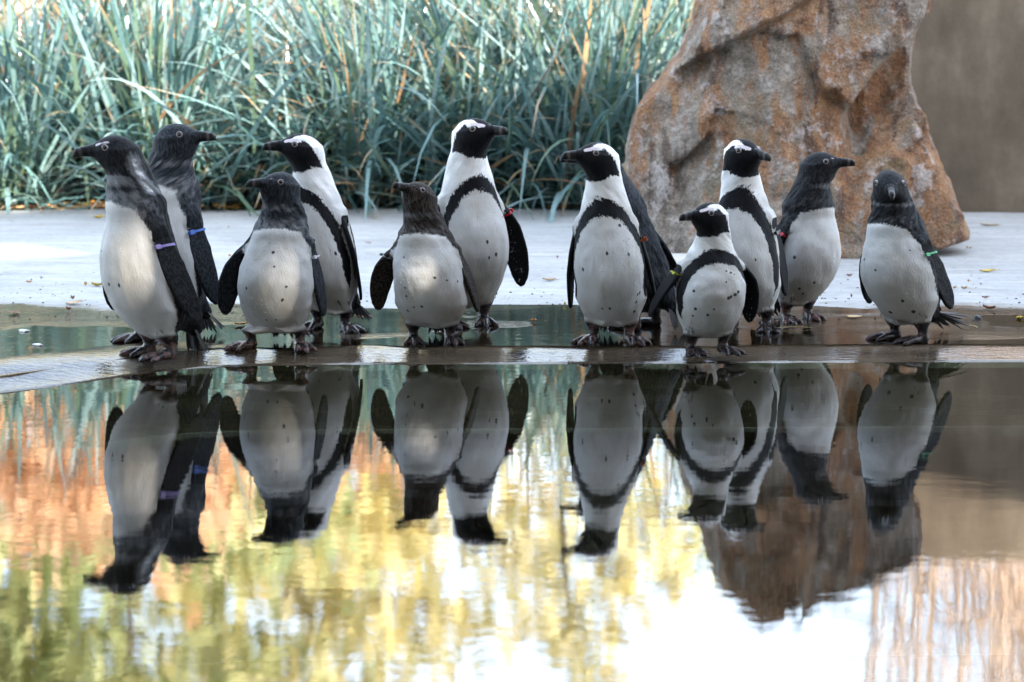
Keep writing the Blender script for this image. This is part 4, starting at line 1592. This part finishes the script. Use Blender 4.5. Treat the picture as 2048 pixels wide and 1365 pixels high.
PENGUINS = [
    dict(label="grey necked young penguin with pale brow and lilac flipper band, leftmost, facing left", type="juv", mat="juvenile", foot=(292, 718), top=(243, 270), sc=1.10, phi=52, head=88,
         pitch=-3, fl=(3, 6, 0), fr=(16, -14, 0), band=("lilac", 1), pat=(0.405, 80, 0.6, True), brow=0.0058, seed=1, fat=1.0, nspot=7, drops=170, pinkf=0.3, tail=-20, ldep=-0.06),
    dict(label="dark headed young penguin looking right with blue flipper band, behind the leftmost penguin", type="juv", mat="slate", foot=(326, 684), top=(338, 248), sc=1.10, phi=44, head=-78,
         pitch=3, fl=(2, 8, 0), fr=(10, 0, 0), band=("blue", 1), pat=(0.415, 80, 0.5), brow=0.0018, seed=2, fat=0.98, nspot=4, tail=-5, ftl=(0.05, 0, 0), ftr=(0.075, 0, 0)),
    dict(label="plump slate headed young penguin with white flipper band and flippers held out", type="juv", mat="slate", foot=(548, 702), top=(566, 345), sc=0.99, phi=8, head=55,
         pitch=6, fl=(5, -2, -10), fr=(12, 2, 55), band=("white", 1), pat=(0.405, 78, 0.5), brow=0.0028, seed=3, fat=1.10, nspot=8, drops=110, pinkf=0.35, ldep=-0.06, ftl=(0.0, 0.018, 25), ftr=(0.01, -0.025, -40)),
    dict(label="black and white adult penguin facing left behind the slate headed young one", type="adult", foot=(646, 664), top=(612, 268), sc=1.07, phi=34, head=80,
         pitch=2, fl=(5, 2, 40), fr=(10, 0, 0), pat=(0.0105, 0.415, 76), seed=4, fat=0.96, nspot=6, ftl=(0, 0, 60), ldep=-0.04),
    dict(label="short brown mottled young penguin lifting its beak, grey band on its spread flipper", type="juv", mat="brown", foot=(862, 690), top=(842, 367), sc=0.93, phi=6, head=50,
         pitch=20, fl=(6, -2, -10), fr=(15, 4, 55), band=("grey", -1), pat=(0.41, 80, 0.25), brow=0.0022, seed=5, ldep=-0.07, fat=1.13, nspot=9, ftl=(0.0, 0.005, 18), ftr=(0.0, -0.01, 12)),
    dict(label="tallest adult penguin looking right with red flipper band, in the middle", type="adult", foot=(945, 656), top=(940, 237), sc=1.12, phi=-24, head=-58,
         pitch=4, fl=(16, -2, 55), fr=(12, 0, 0), band=("red", 1), pat=(0.0095, 0.412, 74), seed=6, fat=0.98, nspot=7, ldep=-0.05, ftl=(0, 0, -20)),
    dict(label="adult penguin standing square to the water, beak to the left, orange flipper band", type="adult", foot=(1222, 690), top=(1205, 285), sc=1.04, phi=4, head=66,
         pitch=2, fl=(7, 0, 0), fr=(6, 0, 10), band=("orange", 1), pat=(0.0115, 0.405, 76), seed=7, fat=1.0, nspot=11, drops=130, pinkf=0.4, ldep=-0.06, ftl=(0.0, 0.0, 28), ftr=(0.0, 0.0, -25)),
    dict(label="dark backed penguin turned away, mostly hidden behind the square standing adult", type="juv", mat="slate", foot=(1268, 656), top=(1205, 292), sc=1.06, phi=128, head=100,
         pitch=0, fl=(8, 2, 0), fr=(8, 2, 0), pat=(0.405, 80, 0.3), seed=8, fat=1.0, nspot=2, tail=-10),
    dict(label="small spotted adult penguin with yellow flipper band, nearest the water", type="adult", foot=(1422, 712), top=(1428, 405), sc=0.95, phi=-14, head=56,
         pitch=0, fl=(8, -4, 45), fr=(14, 6, 0), band=("yellow", -1), pat=(0.0145, 0.400, 74), seed=9, fat=1.04, nspot=12, ldep=-0.06,
         spots=[(20, 0.215, 0.0055), (14, 0.205, 0.0055), (26, 0.225, 0.006), (9, 0.203, 0.006)], pinkf=0.1, ftl=(0, 0, 15), ftr=(0, 0, 0)),
    dict(label="adult penguin with thick chest band looking right, behind the small spotted one", type="adult", foot=(1490, 664), top=(1478, 277), sc=1.06, phi=24, head=-38,
         pitch=-4, fl=(0, 6, 0), fr=(8, 0, 0), band=("black", 1), pat=(0.0150, 0.415, 72), seed=10, fat=0.98, nspot=5, ldep=-0.05, ftl=(0, 0, 20)),
    dict(label="young penguin with red flipper band facing right, in front of the boulder", type="juv", mat="juvenile", foot=(1612, 645), top=(1632, 305), sc=1.0, phi=-42, head=-80,
         pitch=4, fl=(8, 0, 40), fr=(16, 16, 0), band=("red", -1), pat=(0.395, 82, 0.15), brow=0.0035, seed=11, fat=1.0, nspot=9, pinkf=0.35, ldep=-0.04, ftl=(0, 0, -25), ftr=(0, 0, -25), tail=-10),
    dict(label="young penguin staring at the camera with green flipper band, rightmost", type="juv", mat="juvenile", foot=(1800, 687), top=(1778, 337), sc=1.02, phi=46, head=4,
         pitch=-14, fl=(0, 8, 0), fr=(10, -6, 0), band=("green", 1), pat=(0.405, 80, 0.2), brow=0.002, seed=12, fat=1.06, ldep=-0.07, nspot=9, tail=34, tsize=2.0, ftl=(0, 0, -30), ftr=(0, 0, -25)),
]
for b in PENGUINS:
    penguin(b)


# ================================================================== FALLEN LEAVES AND SMALL DEBRIS
def leaf_surface(name, cols):
    t = NT(name)
    n = t.noise(t.coord(), 40, 3)
    col = t.ramp(n, [(0.35, cols[0]), (0.65, cols[1])])
    return t.done(t.pbsdf(col, 0.6, t.bump(n, 0.5, 0.004), 0.3))


LF = {
    "yellow": leaf_surface("yellow_leaf", ((0.45, 0.30, 0.03), (0.58, 0.42, 0.06))),
    "tan": leaf_surface("tan_leaf", ((0.40, 0.26, 0.13), (0.52, 0.38, 0.22))),
    "brown": leaf_surface("brown_leaf", ((0.14, 0.06, 0.03), (0.28, 0.13, 0.06))),
    "orange": leaf_surface("orange_leaf", ((0.42, 0.20, 0.05), (0.55, 0.30, 0.09))),
}


def leaf_mesh(seed, L, W, curl, mat):
    R = random.Random(seed)
    nu, nv = 9, 5
    V = []
    for i_ in range(nu):
        u = i_ / (nu - 1)
        w = W * math.sin(math.pi * min(1, u * 0.96 + 0.02)) ** 0.75 * (1 + 0.12 * math.sin(u * 21 + seed))
        for j in range(nv):
            v = (j / (nv - 1) - 0.5) * 2
            z = curl * (v * v) * 0.5 + curl * 0.7 * (u - 0.5) ** 2 * 2 + R.uniform(0, 0.0012) + 0.0015
            V.append(((u - 0.5) * L, v * w * 0.5, z))
    Fq = [[i_ * nv + j, (i_ + 1) * nv + j, (i_ + 1) * nv + j + 1, i_ * nv + j + 1] for i_ in range(nu - 1) for j in range(nv - 1)]
    b = len(V)
    for s_ in (0, 1):
        x = -L / 2 - 0.3 * L * s_
        V += [(x, -0.0007, 0.003 + 0.004 * s_), (x, 0.0007, 0.003 + 0.004 * s_), (x, 0.0, 0.0045 + 0.004 * s_)]
    Fq += [[b, b + 1, b + 4, b + 3], [b + 1, b + 2, b + 5, b + 4], [b + 2, b, b + 3, b + 5]]
    return np_mesh("leaf", np.array(V), Fq, [mat])


def put_leaf(px, py, L, kind, label, group, seed, film=False):
    z = SHELF_Z
    for _ in range(3):
        g = ground(px, py, z)
        z = float(shelf_z(np.array([g.x]), np.array([g.y]))[0]) if g.y < GRASS_Y else 0.05
    if film:
        z = max(z, SHELF_Z + 0.0015)
    R = random.Random(seed)
    o = mesh_obj("fallen_leaf", leaf_mesh(seed, L, L * R.uniform(0.45, 0.7), R.uniform(0.004, 0.016), LF[kind]))
    o.location = (g.x, g.y, z + 0.001)
    o.rotation_euler = (R.uniform(-0.12, 0.12), R.uniform(-0.1, 0.1), R.uniform(0, 6.28))
    tag(o, label, "leaf", group)
    return o


NAMED = [
    (196, 574, 0.045, "yellow", "yellow leaf behind the leftmost penguin's lowered flipper"),
    (148, 610, 0.055, "tan", "tan leaf with a long stalk on the concrete at far left"),
    (28, 628, 0.06, "brown", "dark brown leaf at the left edge of the dry concrete"),
    (197, 437, 0.06, "yellow", "yellow leaf at the grass edge beside the leftmost penguin's neck"),
    (438, 415, 0.10, "orange", "large orange leaf at the grass roots right of the blue banded penguin"),
    (485, 652, 0.05, "orange", "orange leaf lying in the puddle left of the plump young penguin"),
    (1066, 645, 0.035, "orange", "small orange leaf floating in the puddle between the middle penguins"),
    (1098, 563, 0.045, "tan", "curled tan leaf on the concrete left of the square standing adult"),
    (1398, 545, 0.05, "yellow", "yellow leaf beside the pale stone under the boulder"),
    (1975, 545, 0.055, "yellow", "yellow leaf on the concrete right of the boulder"),
    (1978, 452, 0.075, "tan", "large tan leaf near the foot of the brown wall"),
    (2040, 640, 0.045, "yellow", "bright yellow leaf in the puddle at the right edge"),
    (1708, 636, 0.05, "tan", "tan leaf at the puddle's rim left of the staring young penguin"),
    (1978, 620, 0.04, "brown", "brown leaf on the concrete behind the staring penguin's tail"),
    (730, 637, 0.045, "brown", "small brown leaf at the puddle's rim left of the lifted beak penguin"),
]
for k_, (px, py, L, kd, lb) in enumerate(NAMED):
    put_leaf(px, py, L, kd, lb, "fallen leaves", 40 + k_, film=640 < py < 725)
R_ = random.Random(77)
LV, LQ, LM = [], [], []
for k_ in range(150):
    root_zone = k_ < 110
    px = R_.uniform(-20, 1280) if root_zone else R_.uniform(0, 2048)
    py = R_.uniform(408, 424) if root_zone else R_.uniform(440, 632)
    L = R_.uniform(0.04, 0.085) if root_zone else R_.uniform(0.010, 0.022)
    g = ground(px, py, 0.034)
    zz = float(shelf_z(np.array([g.x]), np.array([g.y]))[0]) if g.y < GRASS_Y else 0.04
    me = leaf_mesh(300 + k_, L, L * 0.6, R_.uniform(0.004, 0.016), LF["tan"])
    v = np.array([q_.co[:] for q_ in me.vertices])
    a_ = R_.uniform(0, 6.28)
    v = v @ rotm('Z', a_).T + np.array([g.x, g.y, zz + 0.001 + R_.uniform(0, 0.004)])
    b_ = sum(len(x_) for x_ in LV)
    LV.append(v)
    mi_ = R_.choice([0, 1, 1, 2, 3])
    for pl in me.polygons:
        LQ.append([b_ + q_ for q_ in pl.vertices])
        LM.append(mi_)
    bpy.data.meshes.remove(me)
o = mesh_obj("leaf_litter", np_mesh("leaf_litter", np.concatenate(LV), LQ, [LF["orange"], LF["brown"], LF["tan"], LF["yellow"]], True, None, LM))
tag(o, "withered leaf litter along the grass roots and over the concrete", "leaves", kind="stuff")


def grit():
    R = np.random.RandomState(8)
    n = 900
    px = R.uniform(-40, 2090, n)
    py = 640 - np.abs(R.normal(0, 1, n)) * 42
    Vs, Fs = [], []
    k = 0
    for a, b in zip(px, py):
        g = ground(a, b, 0.03)
        z = float(shelf_z(np.array([g.x]), np.array([g.y]))[0])
        r = 0.0012 + 0.0030 * R.rand() ** 3
        v = ICO_V * r * R.uniform(0.6, 1.3, (12, 1)) * np.array([1.3, 1.3, 0.6])
        Vs.append(v + np.array([g.x, g.y, z + r * 0.3]))
        Fs.append(ICO_F + k * 12)
        k += 1
    o = mesh_obj("grit", np_mesh("grit", np.concatenate(Vs), np.concatenate(Fs), [simple_mat("dark_grit", (0.07, 0.05, 0.04), 0.8, 0.5, 30)], False))
    tag(o, "dark grit scattered over the dry concrete by the puddle", "grit", kind="stuff")


grit()
g = ground(1955, 646, 0.016)
tag(blob("pebble", (g.x, g.y, 0.024), (0.011, 0.010, 0.016), simple_mat("wet_pebble", (0.03, 0.035, 0.04), 0.3, 0.3, 60), 9, 0.15, 0.0022),
    "small dark pebble standing in the puddle behind the staring penguin", "pebble")


def foam(px, py, r, lb, seed):
    g = ground(px, py, SHELF_Z)
    o = blob("feather_tuft", (g.x, g.y, SHELF_Z + 0.003), (r * 1.6, r * 1.5, r * 0.4), simple_mat("white_down", (0.6, 0.6, 0.6), 0.8, 0.1, 60), seed, 0.3, r / 4)
    tag(o, lb, "feather")


foam(47, 664, 0.010, "white down tuft floating in the puddle at far left", 2)
foam(75, 692, 0.009, "second white down tuft in the puddle, nearer the water's edge", 3)
foam(112, 712, 0.012, "white down heap where the puddle ends at left", 4)


def twig(px, py, L, ang, lb, seed):
    g = ground(px, py, 0.03)
    z = max(float(shelf_z(np.array([g.x]), np.array([g.y]))[0]), SHELF_Z + 0.002) + 0.002
    R = random.Random(seed)
    pts = [(math.cos(ang) * L * (s_ - 0.5) + R.uniform(-1, 1) * 0.004, math.sin(ang) * L * (s_ - 0.5) + R.uniform(-1, 1) * 0.004, 0.004 * math.sin(s_ * 3.1)) for s_ in np.linspace(0, 1, 6)]
    V, q = tube(pts, [0.0016, 0.0016, 0.0014, 0.0012, 0.001, 0.0006], 5)
    o = mesh_obj("twig", np_mesh("twig", V, q, [simple_mat("straw_twig", (0.42, 0.33, 0.14), 0.7, 0.2, 40)]))
    o.location = (g.x, g.y, z)
    tag(o, lb, "twig")


twig(1590, 655, 0.10, 0.1, "thin yellow straw in the puddle by the red banded young penguin", 1)
twig(960, 640, 0.06, 0.7, "short straw at the puddle's rim behind the tallest penguin", 2)
twig(1945, 655, 0.05, 2.2, "short straw beside the dark pebble", 3)
